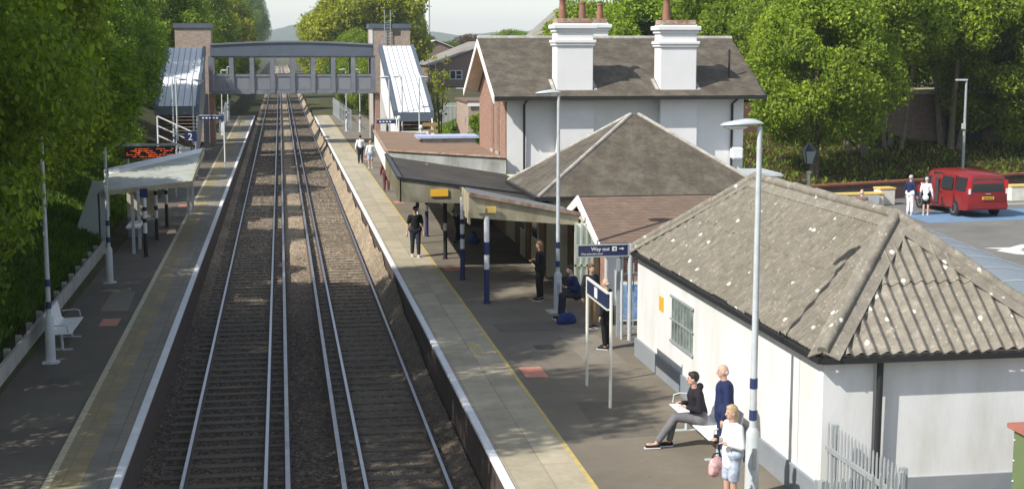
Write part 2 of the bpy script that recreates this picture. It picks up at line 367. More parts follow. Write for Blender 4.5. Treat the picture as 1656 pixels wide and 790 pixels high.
M['ochre'] = plain('ochre_boards', (.36,.23,.08), .7, var=.2, sc=2)
M['bark'] = plain('bark', (.12,.09,.06), .95, var=.45, sc=4, dirt=(.07,.08,.04), dsc=2, bmp=.6)
M['bark_pale'] = plain('pale_bark', (.2,.165,.115), .95, var=.4, sc=4, dirt=(.1,.1,.06), dsc=2, bmp=.5)
M['leaf_dark'] = leafmat('leaf_dark', (.085,.145,.016), (.24,.345,.045))
M['leaf_mid'] = leafmat('leaf_mid', (.10,.165,.02), (.29,.385,.055))
M['leaf_bright'] = leafmat('leaf_bright', (.13,.195,.022), (.34,.43,.055))
M['leaf_yellow'] = leafmat('leaf_yellow', (.17,.2,.018), (.4,.42,.045))
M['leaf_brown'] = leafmat('leaf_brown', (.10,.07,.045), (.17,.12,.08))
M['skin'] = plain('skin', (.52,.32,.24), .55, var=.06, sc=6, bmp=0)
M['hair_dark'] = plain('dark_hair', (.015,.012,.01), .5, var=.4, sc=20)
M['hair_brown'] = plain('brown_hair', (.12,.065,.03), .5, var=.4, sc=20)
M['hair_fair'] = plain('fair_hair', (.45,.33,.2), .5, var=.3, sc=20)
M['hair_grey'] = plain('grey_hair', (.5,.47,.45), .5, var=.3, sc=20)
M['red_van'] = plain('red_car_paint', (.24,.016,.02), .22, .15, var=.05, sc=2, bmp=0, spec=.7)
M['black_trim'] = plain('black_trim', (.02,.02,.022), .5, var=.1, bmp=0)
M['tyre'] = plain('tyre_rubber', (.018,.018,.018), .85, var=.2)
M['alloy'] = plain('alloy', (.6,.61,.62), .3, .8, var=.05, bmp=0)
M['pot'] = plain('terracotta', (.30,.14,.09), .85, var=.3, sc=6, dirt=(.12,.09,.06), dsc=3)
M['mirror_red'] = glassy('lamp_red', (.5,.02,.02))
M['plate_y'] = plain('yellow_plate', (.75,.5,.04), .4, var=.02, bmp=0)
M['yellow_sign'] = plain('yellow_sign', (.78,.42,.03), .5, var=.05, bmp=0)
M['kerb'] = plain('concrete_kerb', (.42,.41,.38), .9, var=.2, sc=3, dirt=(.2,.2,.15), dsc=1.5)
M['barrier'] = plain('barrier_cream', (.72,.7,.62), .8, var=.08, sc=3, dirt=(.5,.47,.4), dsc=2)
M['barrier_y'] = plain('barrier_yellow', (.7,.5,.14), .7, var=.1)
M['wood_door'] = plain('brown_door', (.17,.09,.035), .6, var=.25, sc=3)
M['green_box'] = plain('green_cabinet', (.14,.19,.085), .65, var=.08)
M['red_cap'] = plain('brick_red_cap', (.38,.14,.1), .8, var=.15)
M['shelter_blue'] = plain('grey_blue_sheet', (.2,.235,.265), .7, 0, var=.08, sc=1, bmp=0)
M['hoop'] = plain('hoop_grey', (.3,.33,.35), .6, bmp=0)
def cloth(name, c, rough=.85): return plain(name, c, rough, var=.18, sc=6, bmp=.3, spec=.2)
def emit(name, c, s):
    m, t, b = new_mat(name); b.inputs['Base Color'].default_value = (*c, 1)
    b.inputs['Emission Color'].default_value = (*c, 1); b.inputs['Emission Strength'].default_value = s; return m
M['led'] = emit('orange_led', (.9,.14,.04), .22)

# ------------------------------------------------------------------ ground, platforms, tracks
def gh(X, Y):
    z = np.full(X.shape, -.32)
    z = np.where((X > -5.7) & (X < 3.7), -1.32, z)
    L = X <= -5.7
    bank = np.clip((-X-6.2)*.45, 0, 4.2) + .1
    far = np.clip((Y-150)/200, 0, 1)
    z = np.where(L, bank*(1-far*.5), z)
    # embankment behind the car park wall
    yw = 63.4 + (X-20)*.30
    k = np.clip((Y-yw-1)/14, 0, 1)*np.clip((X-14)/6, 0, 1)
    z = np.where(X > 12, z + k*2.0, z)
    farr = np.clip((Y-155)/30, 0, 1)*np.clip((X-3.7)/1.5, 0, 1)
    z = np.where(X >= 3.7, z-.0*farr, z)
    z = z + np.where((X < -6.2) | (X > 9), .12*np.sin(X*.9+Y*.31)*np.sin(Y*.57)*np.clip(np.abs(X)/9, 0, 1)*np.where(X > 12, k, 1), 0)
    d = np.clip((np.hypot(X, Y)-900)/2500, 0, 1)
    return z + d*0
xs = np.concatenate([[-4000,-2000,-900,-400,-200,-120,-80,-60,-45], np.arange(-35,-6,1.0), [-5.95,-5.72,-5.68,3.68,3.72,8,10,12], np.arange(14,62,1.5), [70,90,130,200,400,900,2000,4000]])
ys = np.concatenate([[-300,-60,-10], np.arange(0,150,1.5), [152,160,175,200,240,300,400,600,900,1500,2500,4500]])
gridmesh('ground', xs, ys, gh, M['soil'])
# ballast
def bh(X, Y):
    z = -1.075 + RNG.normal(0, .014, X.shape)
    z += np.where(X < -2.35, (-2.35-X)*.35, 0) + np.where(X > 2.98, (X-2.98)*(.35+1.35*np.clip((Y-34)/10, 0, 1)*(.85+.25*np.sin(Y*.9)+.1*np.sin(Y*2.3))), 0)
    z += .03*np.exp(-((X-.49)/.25)**2)
    return z
def track_bed():
    gx = np.arange(-2.72, 3.48, .062); parts = []
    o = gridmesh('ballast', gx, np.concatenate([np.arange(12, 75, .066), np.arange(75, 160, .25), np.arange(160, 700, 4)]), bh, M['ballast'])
    return o
track_bed()
def sleepers():
    mb = MB(); mb.box((-1.25,-.125,-1.16), (1.25,.125,-1.052))
    first = None; n = 0
    for tx, lab in ((-1.17, 'dark concrete sleeper across the left hand track'), (2.13, 'dusty concrete sleeper across the right hand track')):
        for i in range(150):
            y = 14.2 + i*.65
            if first is None:
                o = mb.build('sleeper', M['sleeper'], bevel=.012, world=False); first = o
            else: o = first.copy(); COL.objects.link(o)
            o.location = (tx, y, random.uniform(-.006,.004)); o.rotation_euler = (0,0,random.uniform(-.006,.006))
            tag(o, lab, 'sleeper', 'sleepers under the '+('left' if tx < 0 else 'right')+' track')
    far = MB()
    for tx in (-1.17, 2.13):
        for i in range(150, 420):
            y = 14.2+i*.65; far.box((tx-1.25, y-.125, -1.16), (tx+1.25, y+.125, -1.052))
    tag(far.build('sleepers', M['sleeper']), 'distant run of sleepers between the rails beyond the footbridge', 'sleepers', kind='stuff')
sleepers()
def rail(x, lab, cond=False):
    mb = MB(); y0, y1 = 11, 760
    if cond: prof = [(-.07,-1.06),(.07,-1.06),(.03,-1.0),(.03,-.93),(.043,-.92),(.043,-.85),(-.043,-.85),(-.043,-.92),(-.03,-.93),(-.03,-1.0)]; top = 5
    else: prof = [(-.07,-1.055),(.07,-1.055),(.02,-1.03),(.012,-.97),(.032,-.955),(.032,-.915),(-.032,-.915),(-.032,-.955),(-.012,-.97),(-.02,-1.03)]; top = 5
    n = len(prof)
    ycuts = [y0] + list(range(40, y1, 40)) + [y1]
    for a, b in zip(ycuts[:-1], ycuts[1:]):
        vs = [(x+u, a, z) for u, z in prof] + [(x+u, b, z) for u, z in prof]
        fs = [(i, (i+1) % n, n+(i+1) % n, n+i) for i in range(n)]
        mb.add(vs, fs[:top], 0); mb.add(vs, [fs[top]], 1); mb.add(vs, fs[top+1:], 0)
    o = mb.build('conductor_rail' if cond else 'rail', [M['rail_side'], M['cond_top'] if cond else M['rail_top']])
    tag(o, lab, 'rail', 'conductor rails' if cond else 'running rails')
rail(-1.92, 'running rail nearest the left hand platform')
rail(-.42, 'inner running rail of the left hand track')
rail(-.02, 'broad conductor rail beside the left hand track', True)
rail(.98, 'broad conductor rail beside the right hand track', True)
rail(1.38, 'inner running rail of the right hand track')
rail(2.88, 'running rail nearest the right hand platform')

def sheet(name, poly, z, mat, t=.004):
    mb = MB(); mb.prism([(x, y, z-t) for x, y in poly], (0,0,t)); return tag(mb.build(name, mat), kind='structure')
Y0, Y1 = 10, 152.5
mb = MB(); mb.box((3.5, Y0, -1.3), (8.6, Y1, 0)); tag(mb.build('platform', M['asphalt']), kind='structure')
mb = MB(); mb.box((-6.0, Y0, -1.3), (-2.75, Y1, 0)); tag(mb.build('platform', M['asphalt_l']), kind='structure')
mb = MB(); mb.box((3.40, Y0, -.06), (3.55, Y1, .012)); mb.box((-2.82, Y0, -.06), (-2.67, Y1, .012)); tag(mb.build('platform_edge', M['white_line'], bevel=.01), kind='structure')
sheet('edge_paving', [(3.56, Y0), (4.76, Y0), (4.86, Y1), (3.56, Y1)], .006, M['slabs'])
sheet('painted_line', [(4.76, Y0), (4.84, Y0), (4.95, Y1), (4.86, Y1)], .010, M['yellow_line'])
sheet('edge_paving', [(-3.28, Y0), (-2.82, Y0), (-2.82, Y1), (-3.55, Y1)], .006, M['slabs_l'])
sheet('tactile_paving', [(-3.72, Y0), (-3.28, Y0), (-3.55, Y1), (-4.25, Y1)], .010, M['tactile'])
sheet('painted_line', [(-3.84, Y0), (-3.72, Y0), (-4.25, Y1), (-4.37, Y1)], .012, M['cream_line'])
for (x0, x1, y0, y1) in ((5.02,5.5,29.1,30.1), (5.0,5.5,44,44.8), (5.0,5.45,64,65), (4.98,5.45,90,91)):
    sheet('painted_patch', [(x0, y0), (x1, y0), (x1, y1), (x0, y1)], .008, M['red_patch'])
for (x0, x1, y0, y1) in ((-4.65,-4.2,36.4,37.4), (-4.9,-4.4,55,56), (-4.5,-4.1,78,79), (-4.6,-4.2,64,65)):
    sheet('painted_patch', [(x0, y0), (x1, y0), (x1, y1), (x0, y1)], .008, M['red_patch'])
mb = MB()
for k in range(3): mb.box((4.22+.1*k, 31.3, .006), (4.28+.1*k, 31.7-.1*(k % 2), .0095)); mb.box((4.22+.1*k, 32.1, .006), (4.28+.1*k, 32.7, .0095))
tag(mb.build('painted_marking', M['yellow_line']), kind='structure')
# platform walls facing the tracks
for x0, x1, lab in ((3.46, 3.50, ''), (-2.75, -2.71, '')):
    mb = MB(); mb.box((x0, Y0, -1.3), (x1, Y1, -.065)); tag(mb.build('platform_wall', M['brick_dark']), kind='structure')
for i, (x, y, w_, l_, dk) in enumerate(((5.6,24.2,1.1,2.6,1), (6.6,30.2,.9,3.4,0), (5.2,34.0,1.6,1.2,1), (5.9,39.6,.8,2.2,0), (5.6,58,1.2,4,1), (-5.2,26.5,1.2,2.4,1), (-4.9,38.5,.7,3.2,0))):
    jit = [(random.uniform(-.05,.05), random.uniform(-.08,.08)) for _ in range(4)]
    sheet('asphalt_patch', [(x+jit[0][0], y+jit[0][1]), (x+w_+jit[1][0], y+jit[1][1]), (x+w_+jit[2][0], y+l_+jit[2][1]), (x+jit[3][0], y+l_+jit[3][1])], .004, M['patch_dark' if dk else 'patch_pale'])
for x, y, lab in ((5.75, 31.9, 'small square metal drain cover in the right platform asphalt'), (-4.95, 30.2, 'small square metal drain cover in the left platform asphalt')):
    tag(MB().box((x, y, 0), (x+.45, y+.45, .009)).build('drain_cover', M['cover']), lab, 'drain cover')
# paving round the bungalow, car park
sheet('paving', [(8.6, -5), (14, -5), (14, 40), (8.6, 40)], -.03, M['asphalt'], .3)
sheet('car_park', [(14, 20), (75, 20), (75, 77), (20, 62.6), (14, 60)], -.27, M['carpark'], .05)
sheet('painted_bay', [(26.6, 55.4), (33.6, 56.2), (33.4, 59.9), (27.0, 59.2)], -.266, M['blue_paint'])
for p in ([(32.5,61.5),(40,62.3),(40,62.45),(32.5,61.65)], [(34,58.5),(40,59.1),(40,59.25),(34,58.65)],
          [(25.3,47.2),(27.0,48.6),(27.8,48.3),(26.1,47.7),(26.2,46.5),(26.9,45.9),(26.7,45.6),(25.6,46.3)]):
    sheet('painted_line', p, -.262, M['road_white'])
sheet('painted_arrow', [(25.2,47.9),(26.3,47.1),(26.4,47.5),(28.5,49.2),(28.3,49.5),(26.2,47.9)], -.258, M['road_white'])
# hills beyond
def hill(X, Y): return -12 + 62*np.exp(-((X-100)/1500)**2)*np.exp(-((Y-3200)/500)**2)*(1+.18*np.sin(X*.012)+.1*np.sin(X*.041+Y*.01))+RNG.normal(0, 1.2, X.shape)
gridmesh('hills', np.linspace(-2600, 3200, 260), np.linspace(2200, 4200, 30), hill, M['hill'])

# low retaining wall at the back of the left platform
t = thing('retaining_wall', 'low pale concrete panel wall holding the grass bank behind the left platform', 'wall', (-5.8, 20, 0))
mb = MB(); y = 12
while y < 49:
    xa_, xb_ = -5.66-.0105*(y-20), -5.66-.0105*(y-18.5)
    mb.prism([(xa_, y+.01, -.02), (xa_, y+.01, .46), (xb_, y+1.49, .46), (xb_, y+1.49, -.02)], (-.09, 0, 0)); y += 1.5
mb.build('panel', M['kerb'], t, bevel=.01)
mb = MB(); y = 12
while y < 49: x = -5.74-.0105*(y-20); mb.box((x-.16, y-.06, -.02), (x-.03, y+.06, .5)); y += 1.5
mb.build('post', M['kerb'], t)

# ------------------------------------------------------------------ bungalow with the corrugated roof
def corrugated(corners_low, corners_up, pitch, amp, name, mat, parent, n_per=8):
    """corners_low a->b along the eave, corners_up: list of polyline top from above a to above b as (u, v) with v up slope"""
    a, b = Vector(corners_low[0]), Vector(corners_low[1]); U = (b-a); L = U.length; U.normalize()
    Vd = Vector(corners_up[0]); top = corners_up[1]
    nrm = U.cross(Vd).normalized();
    if nrm.z < 0: nrm = -nrm
    n = int(L/pitch*n_per); vs = []; fs = []
    def vmax(u):
        for (u0, v0), (u1, v1) in zip(top[:-1], top[1:]):
            if u0 <= u <= u1: return v0+(v1-v0)*(u-u0)/(u1-u0) if u1 > u0 else max(v0, v1)
        return 0
    vtop = max(v for _, v in top); m_ = MB(); nc = 2
    for c in range(nc):
        vs = []; fs = []; va, vb = vtop*c/nc-(.05 if c else 0), vtop*(c+1)/nc+.03
        for i in range(n+1):
            u = L*i/n; h = amp*math.cos(2*math.pi*u/pitch) + .02*c; vm = vmax(u); off = .018*math.sin(math.floor(u/.9)*2.7+c*1.9)
            lo = (va if c else -.02)+off; hi = min(vb, vm)
            if hi < lo: lo = hi
            for v in (lo, hi): vs.append(a + U*u + Vd*v + nrm*h)
        keep = [i for i in range(n) if (vs[2*i]-vs[2*i+1]).length > .01 or (vs[2*i+2]-vs[2*i+3]).length > .01]
        for i in keep: fs.append((2*i, 2*i+2, 2*i+3, 2*i+1))
        k = len(vs); vs += [p - nrm*.012 for p in vs[:]]
        for i in keep: fs.append((k+2*i, k+2*i+1, k+2*i+3, k+2*i+2)); fs.append((2*i, k+2*i, k+2*i+2, 2*i+2))
        m_.add(vs, fs)
    return m_.build(name, mat, parent, smooth=True)
bx0, bx1, by0, by1, ez, rzg, ix, iy0, iy1 = 7.75, 11.85, 19.42, 30.78, 2.48, 4.2, 9.8, 21.6, 28.55
bg_ = thing('bungalow', 'low white rendered bungalow with a lichen spotted corrugated hipped roof', 'building', (9.8, 25, 0))
mb = MB(); mb.box((7.88, 19.62, -.3), (11.7, 30.88, 2.42)); mb.box((7.885-.05, 19.57, -.3), (8.62, 19.7, 2.42)); mb.build('wall', M['white'], bg_)
mb = MB(); mb.box((7.81, 19.53, -.3), (8.64, 19.72, .5)); mb.box((8.65, 19.58, -.3), (11.74, 19.66, .5)); mb.box((7.83, 19.74, -.3), (7.9, 30.92, .42)); mb.build('plinth', M['plinth'], bg_)
s1 = Vector((ix-bx0, 0, rzg-ez)); L1 = s1.length
LN = by1-by0
corrugated(((bx0, by0, ez), (bx0, by1, ez)), (s1.normalized(), [(0,0), (iy0-by0, L1), (iy1-by0, L1), (LN, 0)]), .147, .032, 'roof_slope', M['sheet'], bg_)
corrugated(((bx1, by0, ez), (bx1, by1, ez)), (Vector((bx0-ix, 0, rzg-ez)).normalized(), [(0,0), (iy0-by0, L1), (iy1-by0, L1), (LN, 0)]), .147, .032, 'roof_slope', M['sheet'], bg_)
s2 = Vector((0, iy0-by0, rzg-ez)); s3 = Vector((0, iy1-by1, rzg-ez))
corrugated(((bx0, by0, ez), (bx1, by0, ez)), (s2.normalized(), [(0,0), (ix-bx0, s2.length), (bx1-bx0, 0)]), .2, .036, 'roof_hip', M['sheet_end'], bg_)
corrugated(((bx0, by1, ez), (bx1, by1, ez)), (s3.normalized(), [(0,0), (ix-bx0, s3.length), (bx1-bx0, 0)]), .2, .036, 'roof_hip', M['sheet_end'], bg_)
# ridge caps: half round roll with flat wings
def ridge_cap(p, q, n1, n2, parent, roll=.085, wing=.26, mat=None, name='ridge_cap', seg=4):
    p, q = Vector(p), Vector(q); mb = MB(); d = (q-p).normalized()
    for k in range(seg):
        a = p.lerp(q, k/seg); b = p.lerp(q, (k+1)/seg+.02/seg); r0, r1 = roll*1.0, roll*1.12
        mb.tube([a+Vector((0,0,.05)), b+Vector((0,0,.05+.012))], [r0, r1], 12)
        for nn in (n1, n2):
            side = d.cross(Vector(nn)).normalized()
            if side.z > 0: side = -side
            up = Vector(nn).normalized()*.045
            o0, o1 = up, up*1.25
            pts = [a+o0, b+o1, b+o1+side*wing, a+o0+side*wing]
            mb.prism(pts, -Vector(nn).normalized()*.02)
    return mb.build(name, mat or M['sheet_end'], parent, smooth=True)
nW = Vector((-(rzg-ez), 0, ix-bx0)).normalized(); nE = Vector((rzg-ez, 0, ix-bx0)).normalized()
nS = Vector((0, -(rzg-ez), iy0-by0)).normalized(); nN = Vector((0, rzg-ez, iy0-by0)).normalized()
ridge_cap((ix, iy0, rzg), (ix, iy1, rzg), nW, nE, bg_, seg=6)
ridge_cap((bx0, by0, ez), (ix, iy0, rzg), nW, nS, bg_, seg=3); ridge_cap((bx1, by0, ez), (ix, iy0, rzg), nE, nS, bg_, seg=3)
ridge_cap((bx0, by1, ez), (ix, iy1, rzg), nW, nN, bg_, seg=3); ridge_cap((bx1, by1, ez), (ix, iy1, rzg), nE, nN, bg_, seg=3)
mb = MB()
for a, b in (((bx0-.03, by0-.04), (bx0-.03, by1)), ((bx0-.03, by0-.04), (bx1+.04, by0-.04))): mb.beam((*a, ez-.09), (*b, ez-.09), .11, .09)
mb.tube([(8.68, 19.48, ez-.1), (8.68, 19.5, .0)], .05, 10)
mb.build('gutter', M['blk'], bg_)
w_ = MB().box((7.862, 26.45, .98), (7.879, 27.95, 1.86)).build('window', plain('window_poster', (.22,.27,.24), .3, var=.7, sc=5, dirt=(.07,.1,.08), dsc=3, bmp=0), bg_)
mb = MB()
for k in range(7): y = 26.55+k*.22; mb.box((7.84, y, .98), (7.85, y+.014, 1.86))
mb.box((7.83, 26.4, .93), (7.86, 28.0, .98)); mb.box((7.83, 26.4, 1.86), (7.86, 28.0, 1.91)); mb.box((7.83, 26.4, 1.4), (7.85, 28.0, 1.43)); mb.build('grille', M['galv'], w_)
mb = MB(); mb.box((7.874, 20.65, .43), (7.879, 20.66, 2.4)); mb.build('joint', M['kerb'], bg_)
tag(MB().box((7.86, 28.65, 1.42), (7.875, 28.95, 1.72)).build('notice', M['yellow_sign']), 'small orange notice fixed to the white bungalow wall beside the grilled window', 'notice')
# ------------------------------------------------------------------ station house
H = thing('station_house', 'two storey white station house with slate roof and tall white chimneys', 'building', (12, 56, 0))
hx0, hx1, hy0, hy1, he, hr, hm = 8.3, 17.48, 52.5, 59.5, 5.2, 7.24, 56.0
mb = MB(); mb.box((hx0+.01, hy0, -.35), (hx1, hy1, he)); mb.prism([(hx0+.01, hy0, he), (hx0+.01, hy1, he), (hx0+.01, hm, hr-.12)], (hx1-hx0-.01, 0, 0))
for a, b in ((10.15, 11.52), (14.08, 15.5)): mb.box((a, 52.05, -.3), (b, 52.52, 5.25))
mb.build('wall', M['white_clean'], H)
mb = MB(); mb.prism([(hx0, hy0+.02, -.3), (hx0, hy0+.02, he+.0), (hx0, hm, hr-.15), (hx0, hy1-.02, he), (hx0, hy1-.02, -.3)], (-.05, 0, 0)); mb.build('gable_wall', M['brick'], H)
for y in (54.2, 55.6):
    f = MB().box((hx0-.075, y-.28, 3.0), (hx0-.052, y+.28, 5.5)).build('window', M['brick_brown'], H)
    MB().box((hx0-.13, y-.32, 2.9), (hx0-.076, y+.32, 3.02)).build('sill', M['kerb'], f)
mb = MB()
for ye, s in ((51.62, 1), (60.2, -1)):
    zz = he+.03; mb.prism([(7.7, ye, zz-.12), (18.05, ye, zz-.12), (18.05, hm, hr), (7.7, hm, hr)], Vector((0, -s*.44, 1)).normalized()*.09)
mb.build('roof', M['slate'], H)
mb = MB(); mb.tube([(7.68, hm, hr+.1), (18.07, hm, hr+.1)], .1, 10); mb.build('ridge_tiles', M['lead'], H)
mb = MB()
for x, mt in ((7.66, 'fascia_white'), (18.03, 'blk')):
    for ye in (51.57, 60.25):
        zz = he-.1; MB().prism([(x, ye, zz-.16), (x, ye, zz+.1), (x, hm, hr+.05), (x, hm, hr-.22)], (.045, 0, 0)).build('bargeboard', M[mt], H)
mb = MB()
for ye, s in ((51.85, 1), (60.15, -1)):
    zz = he-.1; mb.prism([(7.72, ye, zz-.03), (8.24, ye, zz-.03), (8.24, hm, hr-.05), (7.72, hm, hr-.05)], (0, 0, -.03))
mb.box((7.75, 51.9, 5.0), (8.25, 52.1, 5.1)); mb.build('soffit', M['cream'], H)
mb = MB(); mb.beam((7.7, 51.56, he-.1), (18.05, 51.56, he-.1), .12, .1)
mb.tube([(8.95, 51.8, he-.15), (8.95, 52.4, he-.35), (8.95, 52.42, 1.5)], .045, 8); mb.tube([(17.0, 51.8, he-.15), (17.0, 52.4, he-.35), (17.0, 52.42, 1.5)], .05, 8)
mb.build('gutter', M['blk'], H)
MB().tube([(17.0, 52.9, 5.7), (17.0, 52.9, 6.9)], .04, 8).build('vent_pipe', M['blk'], H)
def chimney(x0, x1, y0, y1, z0, z1, pots):
    mb = MB(); mb.box((x0, y0, z0), (x1, y1, z1-.28))
    for z, o_, h in ((z1-1.12, .06, .1), (z1-1.02, .1, .12), (z1-.62, .06, .12), (z1-.5, .13, .16)): mb.box((x0-o_, y0-o_, z), (x1+o_, y1+o_, z+h))
    c = mb.build('chimney', M['white_clean'], H, bevel=.02)
    mb = MB(); mb.box((x0+.02, y0+.02, z1-.34), (x1-.02, y1-.02, z1-.12)); mb.build('chimney_cap', M['rust_edge'], c, bevel=.03)
    for x, hgt, r in pots: MB().lathe([(r*.95, z1-.14), (r, z1+.1), (r*.8, z1+hgt*.5), (r*.78, z1+hgt*.8), (r*.95, z1+hgt*.85), (r*.95, z1+hgt)], (x, (y0+y1)/2, 0), 14).build('chimney_pot', M['pot'], c, smooth=True)
    mb = MB(); mb.box((x0-.13, y0-.05, z0+.1), (x1+.13, y0-.02, z0+.16)); mb.prism([(x0-.04, y0, z0+.15), (x0-.17, y0, z0+.15), (x0-.17, y1, z0+.15+.46*(y1-y0)), (x0-.04, y1, z0+.15+.46*(y1-y0))], (0,0,.03))
    mb.prism([(x1+.04, y0, z0+.15), (x1+.17, y0, z0+.15), (x1+.17, y1, z0+.15+.46*(y1-y0)), (x1+.04, y1, z0+.15+.46*(y1-y0))], (0,0,.03)); mb.build('flashing', M['lead'], c)
chimney(10.1, 11.48, 52.03, 52.93, 5.25, 8.15, [(10.4, .66, .15), (11.15, .5, .14)])
chimney(14.05, 15.45, 52.03, 52.93, 5.25, 8.1, [(14.38, .78, .16)])
chimney(11.7, 13.1, 56.6, 57.5, 6.6, 8.25, [(12.85, .48, .14)])
MB().box((16.95, 52.15, 2.75), (17.4, 52.46, 3.2)).build('bay_cap', M['white_clean'], H, bevel=.05)
# white roofed bay beside the hip roof
t = thing('entrance_porch', 'flat white roofed porch behind the station roofs', 'porch', (17.6, 50.5, 0))
mb = MB(); mb.box((16.0, 49.6, 2.25), (18.1, 51.9, 2.42)); mb.build('roof', M['post_grey'], t, bevel=.06)
MB().box((16.2, 49.8, -.3), (17.9, 51.6, 2.245)).build('wall', M['white'], t)

# ------------------------------------------------------------------ booking hall with the pyramid roof
B = thing('booking_hall', 'booking hall under a broad dark slate pyramid roof', 'building', (11.3, 44.8, 0))
mb = MB(); mb.box((8.0, 42.3, -.3), (14.8, 47.4, 2.46)); mb.build('wall', M['cream'], B)
ap = (11.15, 44.85, 4.82); ap2 = (11.4, 44.85, 4.82); c0, c1, c2, c3 = (7.6, 42.0, 2.5), (15.0, 41.9, 2.5), (15.0, 47.7, 2.5), (7.6, 47.7, 2.5)
mb = MB(); dn = [Vector(p)-Vector((0,0,.1)) for p in (c0, c1, c2, c3)]
mb.add([c0, c1, c2, c3, ap, ap2] + dn, [(0,1,5,4), (1,2,5), (2,3,4,5), (3,0,4), (0,6,7,1), (1,7,8,2), (2,8,9,3), (3,9,6,0), (6,9,8,7)]); mb.build('roof', M['slate'], B)
mb = MB()
for c, a in ((c0, ap), (c1, ap2), (c2, ap2), (c3, ap)): mb.tube([Vector(c)+Vector((0,0,.0)), Vector(a)+Vector((0,0,.01))], .06, 8)
mb.build('hip_tiles', M['lead'], B)
mb = MB(); mb.beam((7.6, 41.93, 2.44), (15.0, 41.83, 2.44), .1, .12); mb.beam((7.54, 42, 2.44), (7.54, 47.7, 2.44), .1, .12); mb.build('gutter', M['blk'], B)
# ------------------------------------------------------------------ small gabled wing
G = thing('gabled_wing', 'small brick wing with brown tiled gable roof beside the gate', 'building', (10.5, 39, 0))
mb = MB(); mb.box((8.75, 37.35, -.3), (13.4, 41.7, 1.72)); mb.prism([(8.75, 37.35, 1.72), (8.75, 41.7, 1.72), (8.75, 39.7, 2.5)], (4.6, 0, 0)); mb.build('wall', M['brick'], G)
mb = MB(); mb.prism([(8.38, 36.95, 1.68), (13.6, 36.95, 1.68), (13.6, 39.8, 2.62), (8.38, 39.8, 2.62)], (0,0,.08)); mb.prism([(8.38, 41.9, 1.95), (13.6, 41.9, 1.95), (13.6, 39.8, 2.62), (8.38, 39.8, 2.62)], (0,0,.08)); mb.build('roof', M['slate_brown'], G)
MB().prism([(8.33, 36.9, 1.5), (8.33, 36.9, 1.74), (8.33, 39.8, 2.75), (8.33, 39.8, 2.45)], (.045,0,0)).build('bargeboard', M['white_clean'], G); mb = MB(); mb.prism([(8.33, 41.9, 1.8), (8.33, 41.9, 2.0), (8.33, 39.8, 2.75), (8.33, 39.8, 2.45)], (.045,0,0)); mb.build('bargeboard', M['white_clean'], G)
mb = MB(); mb.box((8.6, 37.28, -.02), (9.0, 37.34, 1.7)); mb.build('doorframe', M['white_clean'], G)
tag(MB().box((9.6, 37.3, 1.02), (9.95, 37.34, 1.42)).build('notice', M['white_clean']), 'white paper notice on the red brick wall under the brown tiled gable', 'notice')
# end screen of the platform building
t = thing('end_screen', 'white and pale green boarded screen closing the canopy end', 'screen', (8.1, 38.6, 0))
mb = MB(); mb.box((8.02, 38.5, 0), (8.5, 38.62, 2.1)); mb.build('panel', M['white_clean'], t)
mb = MB(); [mb.box((x, 38.44, 0), (x+.05, 38.5, 2.1)) for x in (8.0, 8.17, 8.33, 8.48)]; mb.box((8.0, 38.44, .9), (8.53, 38.5, .96)); mb.build('frame', plain('pale_green_paint', (.42,.5,.38), .5), t)
# ------------------------------------------------------------------ platform building behind the canopies
P = thing('platform_building', 'cream platform building with brown doors in the shade of the canopies', 'building', (9, 48, 0))
mb = MB(); mb.box((8.55, 38.7, -.3), (8.75, 42.2, 2.1)); mb.box((7.95, 42.25, -.3), (7.99, 47.4, 2.3)); mb.box((8.25, 47.45, -.3), (8.5, 52.2, 2.3)); mb.build('wall', M['cream'], P)
for i, (y, mt) in enumerate(((43.0, 'wood_door'), (45.6, 'wood_door'), (49.5, 'wood_door'))):
    x = 7.93 if y < 47.4 else 8.23
    d = MB().box((x-.03, y-.45, 0), (x+.01, y+.45, 2.0)).build('door', M[mt], P); MB().box((x-.07, y+.3, .95), (x-.032, y+.38, 1.05)).build('handle', M['alloy'], d)
for y in (44.3, 46.7, 48.2, 50.9):
    x = 7.93 if y < 47.4 else 8.23
    f = MB().box((x-.02, y-.5, .9), (x+.01, y+.5, 1.9)).build('window', M['fascia_white'], P); MB().box((x-.035, y-.43, .97), (x-.022, y+.43, 1.83)).build('pane', M['glass'], f)
for y in (39.4, 40.6, 41.6): f = MB().box((8.5, y-.35, .0), (8.54, y+.35, 2.0)).build('door', M['wood_door' if y != 40.6 else 'dark'], P)
# ------------------------------------------------------------------ canopies
C1 = thing('dark_canopy', 'dark felt roofed platform canopy with a stained deep fascia', 'canopy', (6, 48, 0))
rp = [(3.66, 44.05, 2.88), (5.46, 44.02, 2.66), (5.2, 40.35, 2.78), (8.1, 41.2, 2.28), (8.2, 52.3, 2.3), (3.95, 54.1, 2.88)]
mb = MB(); mb.prism(rp, (0,0,-.1)); mb.build('roof', M['felt'], C1)
mb = MB(); mb.prism([(3.6, 44.0, 2.2), (3.6, 44.0, 2.93), (5.46, 44.0, 2.68), (7.9, 44.0, 2.33), (7.9, 44.0, 1.98), (5.46, 44.0, 2.13)], (0,.05,0)); mb.build('front_fascia', M['fascia'], C1)
mb = MB(); mb.prism([(3.59, 44.0, 2.2), (3.59, 44.0, 2.93), (3.9, 54.1, 2.93), (3.9, 54.1, 2.2)], (.05,0,0))
for k in range(28): y = 44.15+k*.36; x = 3.575+(y-44)*.0307; mb.box((x-.012, y, 2.2), (x+.012, y+.03, 2.9))
mb.build('side_fascia', M['fascia'], C1)
mb = MB(); mb.beam((3.6, 44.02, 2.95), (3.92, 54.1, 2.95), .14, .07); mb.beam((3.6, 44.02, 2.95), (7.9, 44.02, 2.35), .14, .07); mb.build('roof_edge', M['blk'], C1)
